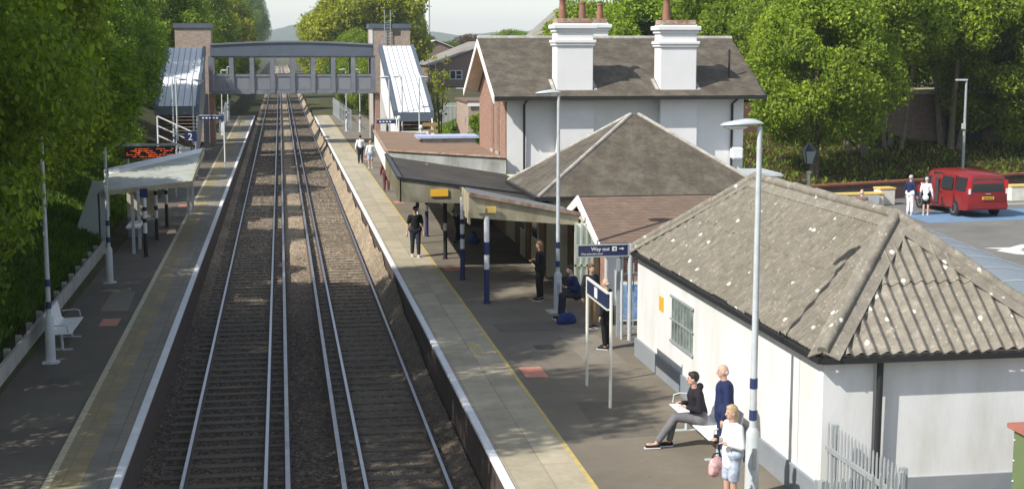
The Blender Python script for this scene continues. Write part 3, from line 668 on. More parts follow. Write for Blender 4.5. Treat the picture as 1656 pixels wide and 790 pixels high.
tag(MB().box((4.55, 43.95, 2.36), (5.1, 43.99, 2.58)).build('warning_sign', M['yellow_sign']), 'orange warning sign on the stained fascia of the dark canopy', 'sign')
C3 = thing('brown_canopy', 'brown flat roofed canopy with a sunlit white side fascia', 'canopy', (6, 60, 0))
bp = [(3.96, 54.2, 3.08), (8.25, 52.3, 2.9), (8.3, 62.5, 2.9), (6.3, 68.5, 2.95), (4.5, 70, 2.95)]
mb = MB(); mb.prism(bp, (0,0,-.1)); mb.build('roof', M['felt_brown'], C3)
mb = MB(); mb.prism([(3.96, 54.18, 3.05), (8.25, 52.28, 2.87), (8.25, 52.28, 2.1), (3.96, 54.18, 2.3)], (0,.06,0)); mb.build('upstand', M['parapet'], C3)
mb = MB(); mb.prism([(3.94, 54.2, 2.2), (3.94, 54.2, 2.98), (4.5, 70, 2.88), (4.5, 70, 2.2)], (.05,0,0)); mb.build('side_fascia', M['fascia_white'], C3)
mb = MB(); mb.beam((3.93, 54.2, 3.07), (4.48, 70, 2.96), .12, .09); mb.beam((3.96, 54.16, 3.1), (8.25, 52.25, 2.93), .1, .06); mb.build('roof_edge', M['rust_edge'], C3)
mb = MB(); mb.box((6.0, 60.8, 2.9), (8.25, 62.2, 3.12)); sk = mb.build('skylight', M['parapet'], C3)
MB().box((5.75, 60.7, 3.121), (8.4, 62.3, 3.22)).build('skylight_cover', plain('blue_grey_sheet', (.42,.5,.72), .35, 0), sk)
mb = MB(); mb.box((7.0, 55, 0), (7.05, 68, 2.3)); mb.build('back_wall', M['cream'], C3)
C2 = thing('near_canopy', 'near platform canopy with rusty edged pale fascia and ribbed metal roof', 'canopy', (6.5, 40, 0))
def c2z(x): return 3.04-(x-5.0)*.215
mb = MB(); mb.prism([(5.0, 38.05, c2z(5.0)-.06), (8.15, 38.6, c2z(8.15)-.04), (8.1, 41.2, c2z(8.1)-.06), (5.15, 40.4, c2z(5.15)-.06)], (0,0,-.07)); mb.build('roof', M['felt'], C2)
mb = MB()
for k in range(5): y = 38.35+k*.42; mb.beam((5.06+.02*k, y, c2z(5.02)-.045), (8.1, y+.5, c2z(8.1)-.055), .03, .05)
mb.build('ribs', M['galv'], C2)
mb = MB(); mb.prism([(5.0, 38.0, 2.38), (5.0, 38.0, 2.98), (8.12, 38.55, 2.33), (8.12, 38.55, 2.05)], (0,.05,0)); mb.build('front_fascia', M['fascia_pale'], C2)
mb = MB(); mb.beam((4.97, 37.98, 3.03), (8.15, 38.54, 2.37), .12, .1); mb.build('roof_edge', M['rust_edge'], C2)
mb = MB(); n = 5
for k in range(n):
    y = 38+k*.42; z0 = (2.2,2.3,2.28,2.4,2.55)[k]; mb.box((4.97+.02*k, y, z0), (5.01+.02*k, y+(.39 if k < 4 else .5), 3.0))
mb.build('side_valance', M['fascia_pale'], C2)
tag(MB().box((5.45, 38.02, 2.5), (5.72, 38.06, 2.68)).rot(0).build('warning_sign', M['barrier_y']), 'small yellow and white warning sign on the pale near canopy fascia', 'sign')
tag(MB().box((5.22, 37.98, 2.5), (5.42, 38.03, 2.68)).build('warning_sign', M['fascia_pale']), 'pale square sign left of the yellow one on the near canopy fascia', 'sign')

# ------------------------------------------------------------------ banded posts
def banded_post(loc, h, label, bands, r=.055, white='post_grey', dark='navy_band', low=.95, cap=None, grp='banded canopy posts'):
    t = thing('canopy_post', label, 'post', loc, 0, grp)
    mb = MB(); mb.lathe([(r*1.5, 0), (r*1.5, .03), (r*1.02, .04), (r, low)], n=12); mb.build('lower_sleeve', M[dark], t, smooth=True, world=False)
    mb = MB(); mb.lathe([(r*.98, low), (r*.98, h)], n=12); mb.build('shaft', M[white], t, smooth=True, world=False)
    for z0, z1 in bands: MB().lathe([(r*1.04, z0), (r*1.04, z1)], n=12).build('band', M[dark], t, smooth=True, world=False)
    if cap: mb = MB(); mb.box((-.13,-.1,h-.3), (.13,.1,h)); mb.build('call_box', M[cap], t, bevel=.02, world=False)
    return t
M['white_post'] = plain('white_post', (.75,.76,.76), .5, var=.06)
banded_post((5.47, 38.1, 0), 2.42, 'navy and white canopy post nearest the camera on the right platform', [(1.35, 1.7)], .075, 'white_post', low=.95)
banded_post((5.32, 42.2, 0), 2.5, 'banded canopy post second from the camera on the right platform', [(1.25, 1.4), (1.7, 1.85)], .07, 'white_post')
banded_post((5.3, 46.6, 0), 2.6, 'dark canopy post under the right end of the orange sign', [(1.2, 2.4)], .065, 'white_post', 'blk')
banded_post((5.27, 52.4, 0), 2.7, 'navy canopy post topped by the small green sign', [(1.2, 1.9)], .065, 'white_post')
banded_post((4.75, 50.5, 0), 2.6, 'dark canopy post just behind the man in black', [(1.3, 2.3)], .06, 'white_post', 'blk')
banded_post((-4.58, 48.7, 0), 2.3, 'black and white post with the blue help box by the left shelter', [(1.15, 1.3), (1.55, 1.68)], .07, 'white_post', 'blk', low=.8, cap='navy_band')
banded_post((-4.57, 53.0, 0), 2.3, 'black and white post in the middle of the left shelter front', [(1.1, 1.25), (1.65, 1.8)], .065, 'white_post', 'blk', low=.8)
banded_post((-4.5, 56.8, 0), 2.3, 'black and white post at the far end of the left shelter front', [(1.3, 1.45), (1.8, 1.95)], .065, 'white_post', 'blk', low=.9)
t = thing('exit_sign', 'small green and white sign hanging under the dark canopy', 'sign', (5.3, 52.3, 2.0))
MB().box((4.95, 52.28, 1.78), (5.45, 52.32, 2.08)).build('board', plain('green_sign', (.03,.35,.12), .4), t)
mb = MB(); mb.box((5.05, 52.262, 1.83), (5.12, 52.279, 2.03)); mb.box((5.22, 52.262, 1.83), (5.3, 52.279, 2.03)); mb.build('marking', M['white_clean'], t)
MB().tube([(5.4, 52.3, 2.08), (5.4, 52.3, 2.5)], .015, 6).build('hanger', M['galv'], t)

# ------------------------------------------------------------------ platform lamps
def lamp_post(loc, label, h=5.75, head=True, r=.05, sleeve=1.1, rz=0, bands=True):
    t = thing('lamp_post', label, 'lamp post', loc, rz, 'station lamp posts')
    MB().lathe([(.2, 0), (.2, .03), (r*2.0, .05), (r*1.9, sleeve-.08), (r*1.1, sleeve)], n=14).build('base_sleeve', M['post_grey'], t, smooth=True, world=False)
    MB().box((-.035,-r*2.03-.004,.45), (.035,-r*1.5,.8)).build('access_door', M['galv'], t, bevel=.006, world=False)
    MB().box((-.17,-.17,0), (.17,.17,.03)).build('base_plate', M['post_grey'], t, world=False)
    MB().lathe([(r, sleeve-.05), (r*.72, h)], n=14).build('pole', M['post_grey'], t, smooth=True, world=False)
    if bands:
        for z in (sleeve+.12, sleeve+.62): MB().lathe([(r*1.13, z), (r*1.1, z+.16)], n=14).build('band', M['navy_band'], t, smooth=True, world=False)
    if head:
        hd = MB(); N_ = 14
        pr = [(.06,.05,.0), (.0,.075,.03), (-.1,.09,.06), (-.22,.12,.065), (-.4,.14,.05), (-.56,.1,.03), (-.62,.03,.0)]
        vs = []
        for x, w_, hh in pr: vs += [(x, w_*math.cos(a), h+.05+hh*1.1*max(-.35, math.sin(a)) - .06*max(0, -x-.2)) for a in [2*math.pi*k/N_ for k in range(N_)]]
        fs = [(i*N_+k, i*N_+(k+1) % N_, (i+1)*N_+(k+1) % N_, (i+1)*N_+k) for i in range(len(pr)-1) for k in range(N_)] + [tuple(range(N_)), tuple(range((len(pr)-1)*N_, len(pr)*N_))]
        hd.add(vs, fs); hd = hd.build('lamp_head', M['post_grey'], t, smooth=True, world=False)
        MB().ell((-.38, 0, h-.005), (.2, .1, .04)).build('lens', M['white_clean'], hd, smooth=True, world=False)
    return t
L0 = lamp_post((7.12, 20.6, 0), 'tall pale grey lamp post in front of the white bungalow', r=.055)
dup(L0, (7.13, 36.45, 0), 0, 'tall pale grey lamp post at the end of the right platform canopy')
dup(L0, (-5.17, 32.25, 0), math.pi, 'pale grey lamp post behind the white bench with its top lost in leaves')
dup(L0, (-5.15, 43.3, 0), math.pi, 'pale grey lamp post beside the near corner of the left shelter')
for (x, y, rz, lab) in ((6.6, 88, 0, 'slim white lamp post left in front of the right footbridge stair'), (7.55, 90, 0, 'slim white lamp post in the middle before the right footbridge stair'),
                    (8.45, 88, math.pi, 'slim white lamp post with an arm to the right of the right stair'), (6.6, 121, 0, 'white lamp post just beyond the footbridge on the right platform'),
                    (-6.4, 88, math.pi, 'thin grey lamp post left in front of the left stair roof'), (-5.9, 84, math.pi, 'thin grey lamp post before the middle of the left stair roof'),
                    (-4.75, 80, math.pi, 'white lamp post beside the number 2 sign on the left platform'), (-4.7, 118, math.pi, 'white lamp post just beyond the footbridge on the left platform'),
                    (5.5, 122, 0, 'white lamp post nearest the tracks beyond the footbridge'), (-5.0, 140, math.pi, 'far white lamp post near the end of the left platform')):
    dup(L0, (x, y, 0), rz, lab, scale=(1, 1, .9))

# ------------------------------------------------------------------ text helper
def text_mesh(name, s, size, mat, parent, loc, rot, ex=.004, world=True, align='LEFT'):
    cu = bpy.data.curves.new(name, 'FONT'); cu.body = s; cu.size = size; cu.extrude = ex; cu.align_x = align
    ob = bpy.data.objects.new(name, cu); COL.objects.link(ob); bpy.context.view_layer.update()
    dg = bpy.context.evaluated_depsgraph_get(); me = bpy.data.meshes.new_from_object(ob.evaluated_get(dg)); bpy.data.objects.remove(ob)
    me.transform(Matrix.Translation(Vector(loc)) @ rot.to_4x4())
    if parent is not None:
        r = parent
        while r.parent: r = r.parent
        if world: me.transform(Matrix.Translation(-Vector(r.location)))
    me.materials.clear(); me.materials.append(mat); me.name = name
    o = bpy.data.objects.new(name, me); COL.objects.link(o); o.parent = parent; return o
FACE_S = Matrix.Rotation(R(90), 3, 'X')                               # text readable from -Y
FACE_W = Matrix.Rotation(R(-90), 3, 'Z') @ Matrix.Rotation(R(90), 3, 'X')    # readable from -X
FACE_E = Matrix.Rotation(R(90), 3, 'Z') @ Matrix.Rotation(R(90), 3, 'X')
# way out sign
t = thing('way_out_sign', 'navy Way out sign with white arrow on a grey post by the gate', 'sign', (8.1, 32.6, 0))
MB().box((6.86, 32.57, 2.06), (8.06, 32.62, 2.31)).build('board', M['navy'], t)
mb = MB(); mb.box((6.83, 32.555, 2.31), (8.09, 32.635, 2.335)); mb.box((6.83, 32.555, 2.035), (8.09, 32.635, 2.06)); mb.box((6.83, 32.555, 2.06), (6.858, 32.635, 2.31)); mb.box((8.062, 32.555, 2.06), (8.09, 32.635, 2.31)); mb.build('frame', M['galv'], t)
text_mesh('lettering', 'Way out', .125, M['white_clean'], t, (7.17, 32.566, 2.185), FACE_S)
text_mesh('small_lettering', 'When ticket office closed', .05, M['white_clean'], t, (6.93, 32.566, 2.095), FACE_S)
mb = MB(); mb.box((7.68, 32.56, 2.175), (7.79, 32.568, 2.28)); sy = mb.build('station_symbol', M['white_clean'], t)
mb = MB(); mb.box((7.715, 32.555, 2.2), (7.73, 32.559, 2.255)); mb.box((7.742, 32.555, 2.2), (7.755, 32.559, 2.255)); mb.build('symbol_detail', M['navy'], sy)
mb = MB(); mb.box((7.85, 32.56, 2.217), (7.93, 32.568, 2.237)); mb.prism([(7.92, 32.56, 2.19), (7.97, 32.56, 2.227), (7.92, 32.56, 2.264)], (0,.008,0)); mb.build('arrow', M['white_clean'], t)
mb = MB(); mb.tube([(8.13, 32.6, 0), (8.13, 32.6, 2.34)], .05, 10); mb.tube([(7.97, 32.75, 0), (7.97, 32.75, 2.1)], .03, 8); mb.build('post', M['post_grey'], t)
# platform name board on two posts
t = thing('name_board', 'navy board edge on between two slim off white posts on the right platform', 'sign', (6.16, 27.25, 0))
MB().box((6.12, 26.35, 1.95), (6.16, 28.2, 2.24)).build('board', M['navy'], t)
mb = MB(); mb.box((6.11, 26.33, 2.24), (6.17, 28.2, 2.27)); mb.box((6.11, 26.33, 1.92), (6.17, 28.2, 1.95)); mb.build('frame', M['sign_post'], t)
MB().box((6.112, 27.2, 2.0), (6.12, 27.45, 2.2)).build('emblem', M['white_clean'], t)
mb = MB(); mb.tube([(6.2, 26.33, 0), (6.2, 26.33, 2.28)], .032, 10); mb.build('post', M['sign_post'], t)
mb = MB(); mb.tube([(6.14, 28.21, 0), (6.14, 28.21, 2.28)], .032, 10); mb.build('post', M['sign_post'], t)
# platform 2 sign and blue direction signs
t = thing('platform_number', 'square navy sign with a white number 2 on the left platform', 'sign', (-4.6, 75, 2.4))
MB().box((-4.92, 74.98, 2.2), (-4.3, 75.02, 2.72)).build('board', M['navy'], t)
text_mesh('number', '2', .5, M['white_clean'], t, (-4.76, 74.97, 2.28), FACE_S)
MB().tube([(-4.6, 75.05, 0), (-4.6, 75.05, 2.7)], .04, 8).build('post', M['blk'], t)
for x0, x1, y, z, lab in ((-4.7, -3.3, 85, 2.95, 'blue and white direction sign hanging below the left end of the footbridge'), (5.75, 6.9, 87, 2.55, 'blue and white direction sign before the right footbridge pier')):
    t = thing('direction_sign', lab, 'sign', ((x0+x1)/2, y, z))
    MB().box((x0, y-.02, z-.13), (x1, y+.02, z+.1)).build('board', M['navy_band'], t)
    MB().box((x0-.02, y-.04, z+.101), (x1+.02, y+.04, z+.17)).build('frame', M['galv'], t)
    mb = MB(); [mb.box((x0+.15+.2*k, y-.028, z-.05), (x0+.27+.2*k, y-.021, z+.03)) for k in range(int((x1-x0-.3)/.2))]; mb.build('lettering', M['white_clean'], t)
    MB().tube([(x1 if x0 < 0 else x1, y+.06, 0), (x1, y+.06, z+.3)], .04, 8).build('post', M['white_post'], t)

# ------------------------------------------------------------------ benches
def bench(loc, rz, label, L=2.0):
    t = thing('bench', label, 'bench', loc, rz, 'white metal platform benches')
    n = 5
    for i in range(n):                                 # separate perforated seats side by side, facing -x
        a = -L/2 + i*L/n + .015; b = -L/2 + (i+1)*L/n - .015
        mb = MB(); mb.prism([(-.25, a, .44), (.2, a, .42), (.26, a, .46), (.34, a, .86), (.36, a, .86), (.285, a, .44), (.22, a, .395), (-.25, a, .415)], (0, b-a, 0)); mb.build('seat', M['white_clean'], t, bevel=.008, world=False)
    for y in (-L/2+.3, L/2-.3):
        mb = MB(); mb.tube([(0, y, 0), (.02, y, .4)], .035, 8); mb.box((-.22, y-.04, 0), (.22, y+.04, .02)); mb.build('leg', M['post_grey'], t, world=False)
    for i in (0, n):
        y = -L/2+i*L/n; MB().tube([(.26, y, .6), (-.05, y, .63), (-.16, y, .6), (-.18, y, .46)], .014, 6).build('armrest', M['post_grey'], t, world=False)
    return t
bench((7.2, 23.55, 0), 0, 'white metal bench against the bungalow with a young man sitting on it', 2.5)
bench((-5.12, 34.4, 0), math.pi, 'empty white metal bench on the shaded left platform', 2.1)

# ------------------------------------------------------------------ gate, railings, poster near way out sign
t = thing('side_gate', 'grey metal gate and railings beside the bungalow corner', 'gate', (8.2, 33.5, 0))
mb = MB()
for x in (7.95, 8.5): mb.box((x-.04, 33.0, 0), (x+.04, 33.08, 1.9))
for z in (.2, 1.5): mb.box((7.95, 33.02, z), (9.3, 33.06, z+.05))
for k in range(9): mb.box((8.03+k*.14, 33.03, .1), (8.06+k*.14, 33.05, 1.8))
mb.build('railing', M['galv'], t)
t = thing('poster_board', 'blue information poster board behind the railings', 'poster', (8.9, 34.5, 0))
MB().box((8.3, 34.48, .1), (9.6, 34.52, 1.1)).build('board', M['white_clean'], t)
MB().box((8.37, 34.46, .17), (9.53, 34.479, 1.03)).build('poster', plain('poster_blue', (.1,.25,.5), .4, var=.7, sc=5, dirt=(.5,.6,.7), dsc=4, bmp=0), t)
MB().box((8.4, 34.53, 0), (8.45, 34.57, 1.08)).build('leg', M['galv'], t); MB().box((9.45, 34.53, 0), (9.5, 34.57, 1.08)).build('leg', M['galv'], t)

# ------------------------------------------------------------------ palisade fences
def palisade(name, p, q, h, label, z=0, mat='galv', pitch=.14, wide=.065, end=True, grp=None):
    p, q = Vector((*p, z)), Vector((*q, z)); d = q-p; L = d.length; d.normalize(); ang = math.atan2(d.y, d.x)
    t = thing(name, label, 'fence', tuple(p), ang, grp); n = int(L/pitch)
    for k in range(n+1):
        x = k*pitch; mb = MB(); w_ = wide/2
        mb.prism([(x-w_, -.03, .04), (x+w_, -.03, .04), (x+w_, -.03, h-.09), (x+w_*.6, -.03, h-.03), (x, -.03, h), (x-w_*.6, -.03, h-.03), (x-w_, -.03, h-.09)], (0, .012, 0))
        mb.build('pale', M[mat], t, world=False)
        if k > 90: break
    mb = MB(); mb.box((0, -.075, .18), (L, -.035, .24)); mb.build('rail', M[mat], t, world=False)
    mb = MB(); mb.box((0, -.075, h-.42), (L, -.035, h-.35)); mb.build('rail', M[mat], t, world=False)
    for x in ([0, L] if end else [0]) + [2.75*k for k in range(1, int(L/2.75)+1) if 2.75*k < L-.5]: MB().box((x-.04, .03, 0), (x+.04, .12, h-.05)).build('post', M[mat], t, world=False)
    return t
palisade('palisade_fence', (7.86, 19.3), (7.92, 17.1), 1.5, 'pale palisade fence running out from the near corner of the bungalow', pitch=.115, wide=.045)
palisade('palisade_fence', (6.78, 16.75), (7.94, 16.95), 1.47, 'short pale palisade fence across the end of the right platform', pitch=.115, wide=.045)
palisade('palisade_fence', (5.5, 153), (5.9, 124), 1.8, 'grey palisade fence along the right platform beyond the footbridge')
palisade('palisade_fence', (-5.3, 150), (-5.1, 121), 1.8, 'grey palisade fence along the left platform beyond the footbridge')
palisade('palisade_fence', (14.6, 134), (17.4, 132), 2.3, 'pale palisade fence below the white parked car', -.3)
t = thing('green_cabinet', 'green metal cabinet with a brick red top by the palisade fence', 'cabinet', (10.6, 17.6, 0))
MB().box((10.2, 17.3, -.03), (11.5, 18.3, 1.55)).build('body', M['green_box'], t, bevel=.01)
MB().box((10.14, 17.22, 1.555), (11.56, 18.4, 1.63)).build('lid', M['red_cap'], t, bevel=.01)
mb = MB(); [mb.box((10.18, 17.34+dx, z), (10.198, 17.36+dx, z+.02)) for z in (.2,.5,.8,1.1,1.4) for dx in (0, .9)]; mb.build('rivet', M['white_clean'], t)

# ------------------------------------------------------------------ left shelter
SH = thing('platform_shelter', 'pale shelter with a tilted white roof on the left platform', 'shelter', (-5, 56, 0))
A, Bq, Cq, D = (-6.35, 51.2, 2.45), (-3.3, 50.6, 2.55), (-3.3, 62.2, 2.72), (-6.45, 62.2, 2.7)
mb = MB(); mb.prism([(-6.3, 54, 2.3), (-3.33, 60.5, 2.6), (-3.35, 62.3, 2.66), (-6.6, 56.2, 2.34)], (0,0,.05)); mb.build('roof', M['white_clean'], SH)
mb = MB(); mb.prism([(-6.1, 50.6, 2.02), (-3.22, 52.0, 2.2), (-3.33, 60.48, 2.6), (-6.3, 53.98, 2.3)], (0,0,.04)); mb.build('front_slope', plain('grey_green_sheet', (.40,.41,.36), .6, var=.15, dirt=(.22,.24,.17), dsc=1.2), SH)
mb = MB(); mb.prism([(-6.1, 50.57, 1.9), (-3.22, 51.97, 2.05), (-3.22, 51.97, 2.23), (-6.1, 50.57, 2.06)], (0,.03,0)); mb.prism([(-3.22, 52.0, 2.05), (-3.3, 62.3, 2.45), (-3.3, 62.3, 2.72), (-3.29, 60.5, 2.65), (-3.22, 52.0, 2.25)], (.03,0,0)); mb.build('fascia', M['fascia_pale'], SH)
mb = MB(); mb.prism([(-6.35, 50.9, 0), (-6.35, 50.9, 1.95), (-6.6, 56, 2.2), (-6.6, 56, 0)], (.05,0,0)); mb.prism([(-7.3, 50.9, .2), (-6.0, 50.9, 0), (-6.0, 50.9, 2.3), (-6.5, 50.9, 2.4)], (0,.05,0)); mb.build('back_panel', plain('pale_green_panel', (.45,.5,.47), .5, var=.06), SH)
mb = MB(); mb.box((-5.7, 54.0, .75), (-4.6, 54.05, 2.2)); mb.build('partition', M['cream'], SH); mb = MB(); mb.box((-5.7, 54.0, 0), (-4.6, 54.05, .74)); mb.build('partition', M['plinth'], SH)
mb = MB(); mb.box((-5.3, 49.6, .85), (-4.85, 51.3, .92)); mb.build('perch_shelf', M['fascia_white'], SH)
for x, y, z in ((-5.05, 49.5, 2.0), (-4.95, 50.6, 2.0), (-3.9, 60.5, 2.4), (-3.8, 61.9, 2.4)): MB().box((x-.05, y-.05, 0), (x+.05, y+.05, z)).build('post', M['post_grey'], SH)
t = thing('information_display', 'orange lit dot matrix display on a grey frame behind the left shelter', 'display', (-6, 68, 0))
MB().box((-7.2, 68, 1.88), (-4.9, 68.15, 2.42)).build('case', M['blk'], t)
mb = MB()
for r_ in range(5):
    x = -7.12
    while x < -5.05:
        l = random.uniform(.05, .22)
        if random.random() < .72: mb.box((x, 67.985, 1.93+r_*.09), (min(x+l, -4.98), 67.999, 1.985+r_*.09))
        x += l+random.uniform(.02, .08)
mb.build('screen', M['led'], t)
mb = MB(); mb.box((-7.9, 68, 2.46), (-4.8, 68.1, 2.56)); mb.tube([(-7.1, 68.2, 0), (-7.1, 68.2, 2.6)], .08, 8); mb.tube([(-4.95, 68.2, 0), (-4.95, 68.2, 2.6)], .05, 8); mb.build('frame', M['galv'], t)

# ------------------------------------------------------------------ footbridge
FB = thing('footbridge', 'grey enclosed footbridge crossing the tracks with a row of square windows', 'footbridge', (1, 106, 0))
bxa, bxb, by = -4.9, 6.72, 105.0; D_ = 2.6
npan = 8; pw = (bxb-bxa)/npan
def arch(x): return 7.22+.2*math.sin(math.pi*(x-bxa)/(bxb-bxa))
mb = MB()
for y in (by, by+D_):
    mb.box((bxa, y-.05, 3.7), (bxb, y+.1, 4.0)); mb.box((bxa, y-.05, 4.95), (bxb, y+.1, 5.12)); mb.box((bxa, y-.05, 6.3), (bxb, y+.1, 6.5))
    for k in range(npan+1): x = bxa+k*pw; mb.box((x-.16, y-.12, 3.75), (x+.16, y+.12, 6.45))
mb.build('frame', M['bridge'], FB)
for s_, y in enumerate((by, by+D_)):
    for k in range(npan):
        x = bxa+k*pw; MB().box((x+.18, y+.0, 4.02), (x+pw-.18, y+.03, 4.93)).build('panel', M['bridge_panel'], FB)
mb = MB(); nn = 24
for k in range(nn):
    xa, xb = bxa+(bxb-bxa)*k/nn, bxa+(bxb-bxa)*(k+1)/nn
    mb.add([(xa,by-.18,6.42),(xb,by-.18,6.42),(xb,by+D_+.2,6.42),(xa,by+D_+.2,6.42),(xa,by-.18,arch(xa)),(xb,by-.18,arch(xb)),(xb,by+D_+.2,arch(xb)),(xa,by+D_+.2,arch(xa))], [(3,2,1,0),(4,5,6,7),(0,1,5,4),(2,3,7,6)] + ([(0,4,7,3)] if k == 0 else []) + ([(1,2,6,5)] if k == nn-1 else []))
mb.build('roof', M['bridge_dark'], FB)
mb = MB()
for k in range(nn):
    xa, xb = bxa+(bxb-bxa)*k/nn, bxa+(bxb-bxa)*(k+1)/nn
    mb.beam((xa, by-.22, arch(xa)+.03), (xb, by-.22, arch(xb)+.03), .12, .12)
mb.build('roof_edge', M['bridge'], FB)
MB().box((bxa+.1, by+.12, 3.72), (bxb-.1, by+D_-.12, 3.9)).build('deck', M['bridge_panel'], FB)
for (x0, x1) in ((-5.1, -4.75), (6.85, 7.2)): MB().box((x0, by+.2, 0), (x1, by+2.4, 3.7)).build('pier', M['brick'], FB)
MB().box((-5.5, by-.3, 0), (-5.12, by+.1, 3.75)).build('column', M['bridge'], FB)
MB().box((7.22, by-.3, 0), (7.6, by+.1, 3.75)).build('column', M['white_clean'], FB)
def lift_tower(x0, x1, y, zt, label, name='lift_tower'):
    t = thing(name, label, 'tower', ((x0+x1)/2, y, 0)); MB().box((x0, y, 0), (x1, y+2.6, zt-.35)).build('wall', M['brick_pale'], t)
    MB().box((x0-.1, y-.1, zt-.35), (x1+.1, y+2.7, zt)).build('roof', M['bridge_dark'], t)
    return t
TL = lift_tower(-7.6, -5.0, 108.5, 8.8, 'brick lift tower at the left end of the footbridge')
TR = lift_tower(6.9, 10.0, 111, 8.85, 'brick lift tower with a roof ladder at the right end of the footbridge')
mb = MB(); [mb.box((x, 110.85, 7.3), (x+.05, 110.9, 9.9)) for x in (8.0, 8.45)]; [mb.box((8.0, 110.86, 7.4+.22*k), (8.5, 110.89, 7.43+.22*k)) for k in range(8)]
mb.build('ladder', M['galv'], TR); MB().box((8.65, 110.96, 8.0), (9.2, 110.995, 8.5)).build('window', M['glass'], TR)
MB().box((6.88, 110.97, 0), (7.1, 111.2, 8.5)).build('corner_strip', M['white_clean'], TR)
def stair(xa, xb, ya, yb, za, zb, label, side):
    t = thing('footbridge_stair', label, 'staircase', ((xa+xb)/2, yb, 0)); ym = (ya+yb)/2; zm = (za+zb)/2
    # roof: from top (ya, za) down to (yb, zb) with a short flat landing in the middle
    prof = [(ya, za), (ym+.7, zm+.25), (ym-.5, zm+.05), (yb, zb)]
    mb = MB()
    for (y0, z0), (y1, z1) in zip(prof[:-1], prof[1:]): mb.prism([(xa, y0, z0), (xb, y0, z0), (xb, y1, z1), (xa, y1, z1)], (0,0,-.08))
    r_ = mb.build('roof', M['metal_white'], t)
    for k in range(7):
        x = xa+(xb-xa)*k/6; mb = MB()
        for (y0, z0), (y1, z1) in zip(prof[:-1], prof[1:]): mb.beam((x, y0, z0+.01), (x, y1, z1+.01), .03, .03)
        mb.build('standing_seam', M['bridge'], r_)
    mb = MB()
    for sx in ((xa-.22, xa-.02), (xb+.02, xb+.22)):
        for (y0, z0), (y1, z1) in zip(prof[:-1], prof[1:]): mb.prism([(sx[0], y0, z0+.12), (sx[0], y1, z1+.12), (sx[0], y1, z1-.35), (sx[0], y0, z0-.35)], (sx[1]-sx[0], 0, 0))
    mb.box((xa-.22, yb-.05, zb-.55), (xb+.22, yb+.03, zb+.02)); mb.build('fascia', M['bridge_dark'], t)
    # side walls down to floor of the flight
    for x in (xa-.1, xb+.05):
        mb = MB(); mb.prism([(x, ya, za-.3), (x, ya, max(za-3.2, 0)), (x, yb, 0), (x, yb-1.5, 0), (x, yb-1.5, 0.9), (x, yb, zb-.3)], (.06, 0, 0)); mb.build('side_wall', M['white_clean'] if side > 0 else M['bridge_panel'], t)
    fl = MB(); n = 20
    for k in range(n): y = yb-.8+(ya-yb+.8)*k/n; z = (za-3.0)*(k+1)/n; fl.box((xa, y, z-.16), (xb, y+(ya-yb)/n*1.1, z))
    fl.build('steps', M['ochre'], t)
    return t
SL = stair(-7.6, -5.3, 102.5, 92, 7.0, 3.35, 'covered stair with white seamed roof down to the left platform', -1)
SR = stair(7.25, 9.35, 103.5, 90, 7.15, 2.95, 'covered stair with white seamed roof down to the right platform', 1)
for lab, x0, x1, y, z0, z1, x2 in (('white handrails at the foot of the left footbridge stair', -7.0, -4.9, 84, 3.0, 2.0, 0),):
    t = thing('handrail', lab, 'railing', (x1, y, 0)); mb = MB()
    for dz in (0, -.55, -1.1): mb.tube([(x0, y, z0+dz+.1), (x1, y, z1+dz+.1)], .045, 8)
    mb.tube([(x1, y, 0), (x1, y, z1+.1)], .045, 8); mb.tube([(x0, y, 0), (x0, y, z0+.1)], .045, 8); mb.tube([((x0+x1)/2, y, 0), ((x0+x1)/2, y, (z0+z1)/2+.1)], .045, 8); mb.build('rail', M['white_clean'], t)
    MB().box((x0+.9, y+.3, 0), (x1-.2, y+.4, 1.3)).build('stair_wall', M['white_clean'], t)
t = thing('stair_gate', 'white panelled barrier with ball topped posts at the foot of the right stair', 'railing', (7.6, 84, 0))
MB().box((7.0, 84, .9), (8.4, 84.06, 1.75)).build('panel', M['post_grey'], t)
mb = MB(); mb.box((6.95, 83.97, 2.0), (8.55, 84.07, 2.12)); [mb.box((x, 83.98, 1.75), (x+.06, 84.05, 2.0)) for x in (7.0,7.35,7.6,7.85,8.1,8.45)]; mb.box((8.5, 83.95, 0), (8.6, 84.09, 2.1)); mb.build('rail', M['white_clean'], t)
for x, z in ((6.85, 2.85), (8.15, 2.3)): mb = MB(); mb.tube([(x, 84, 0), (x, 84, z)], .04, 8); mb.ell((x, 84, z+.05), (.12,.12,.14)); mb.build('post', M['white_clean'], t)
mb = MB(); [mb.box((8.65, 88, .5+.42*k), (9.6, 88.1, .72+.42*k)) for k in range(5)]; tag(mb.build('stair_treads', M['ochre']), 'ochre edged steps showing beside the right stair', 'steps')

# ------------------------------------------------------------------ buildings beyond
def gabled(name, label, x0, x1, y0, y1, zb, ze, zr, wall, roof, along='y', ov=.4):
    t = thing(name, label, 'building', ((x0+x1)/2, (y0+y1)/2, zb)); mb = MB(); mb.box((x0, y0, zb-1), (x1, y1, ze))
    if along == 'x': ym = (y0+y1)/2; mb.prism([(x0, y0, ze), (x0, y1, ze), (x0, ym, zr-.1)], (x1-x0, 0, 0))
    else: xm = (x0+x1)/2; mb.prism([(x0, y0, ze), (x1, y0, ze), (xm, y0, zr-.1)], (0, y1-y0, 0))
    mb.build('wall', wall, t); mb = MB()
    if along == 'x':
        for ye in (y0-ov, y1+ov): mb.prism([(x0-ov, ye, ze-.1), (x1+ov, ye, ze-.1), (x1+ov, ym, zr), (x0-ov, ym, zr)], (0,0,.12))
    else:
        for xe in (x0-ov, x1+ov): mb.prism([(xe, y0-ov, ze-.1), (xe, y1+ov, ze-.1), (xm, y1+ov, zr), (xm, y0-ov, zr)], (0,0,.12))
    mb.build('roof', roof, t); return t
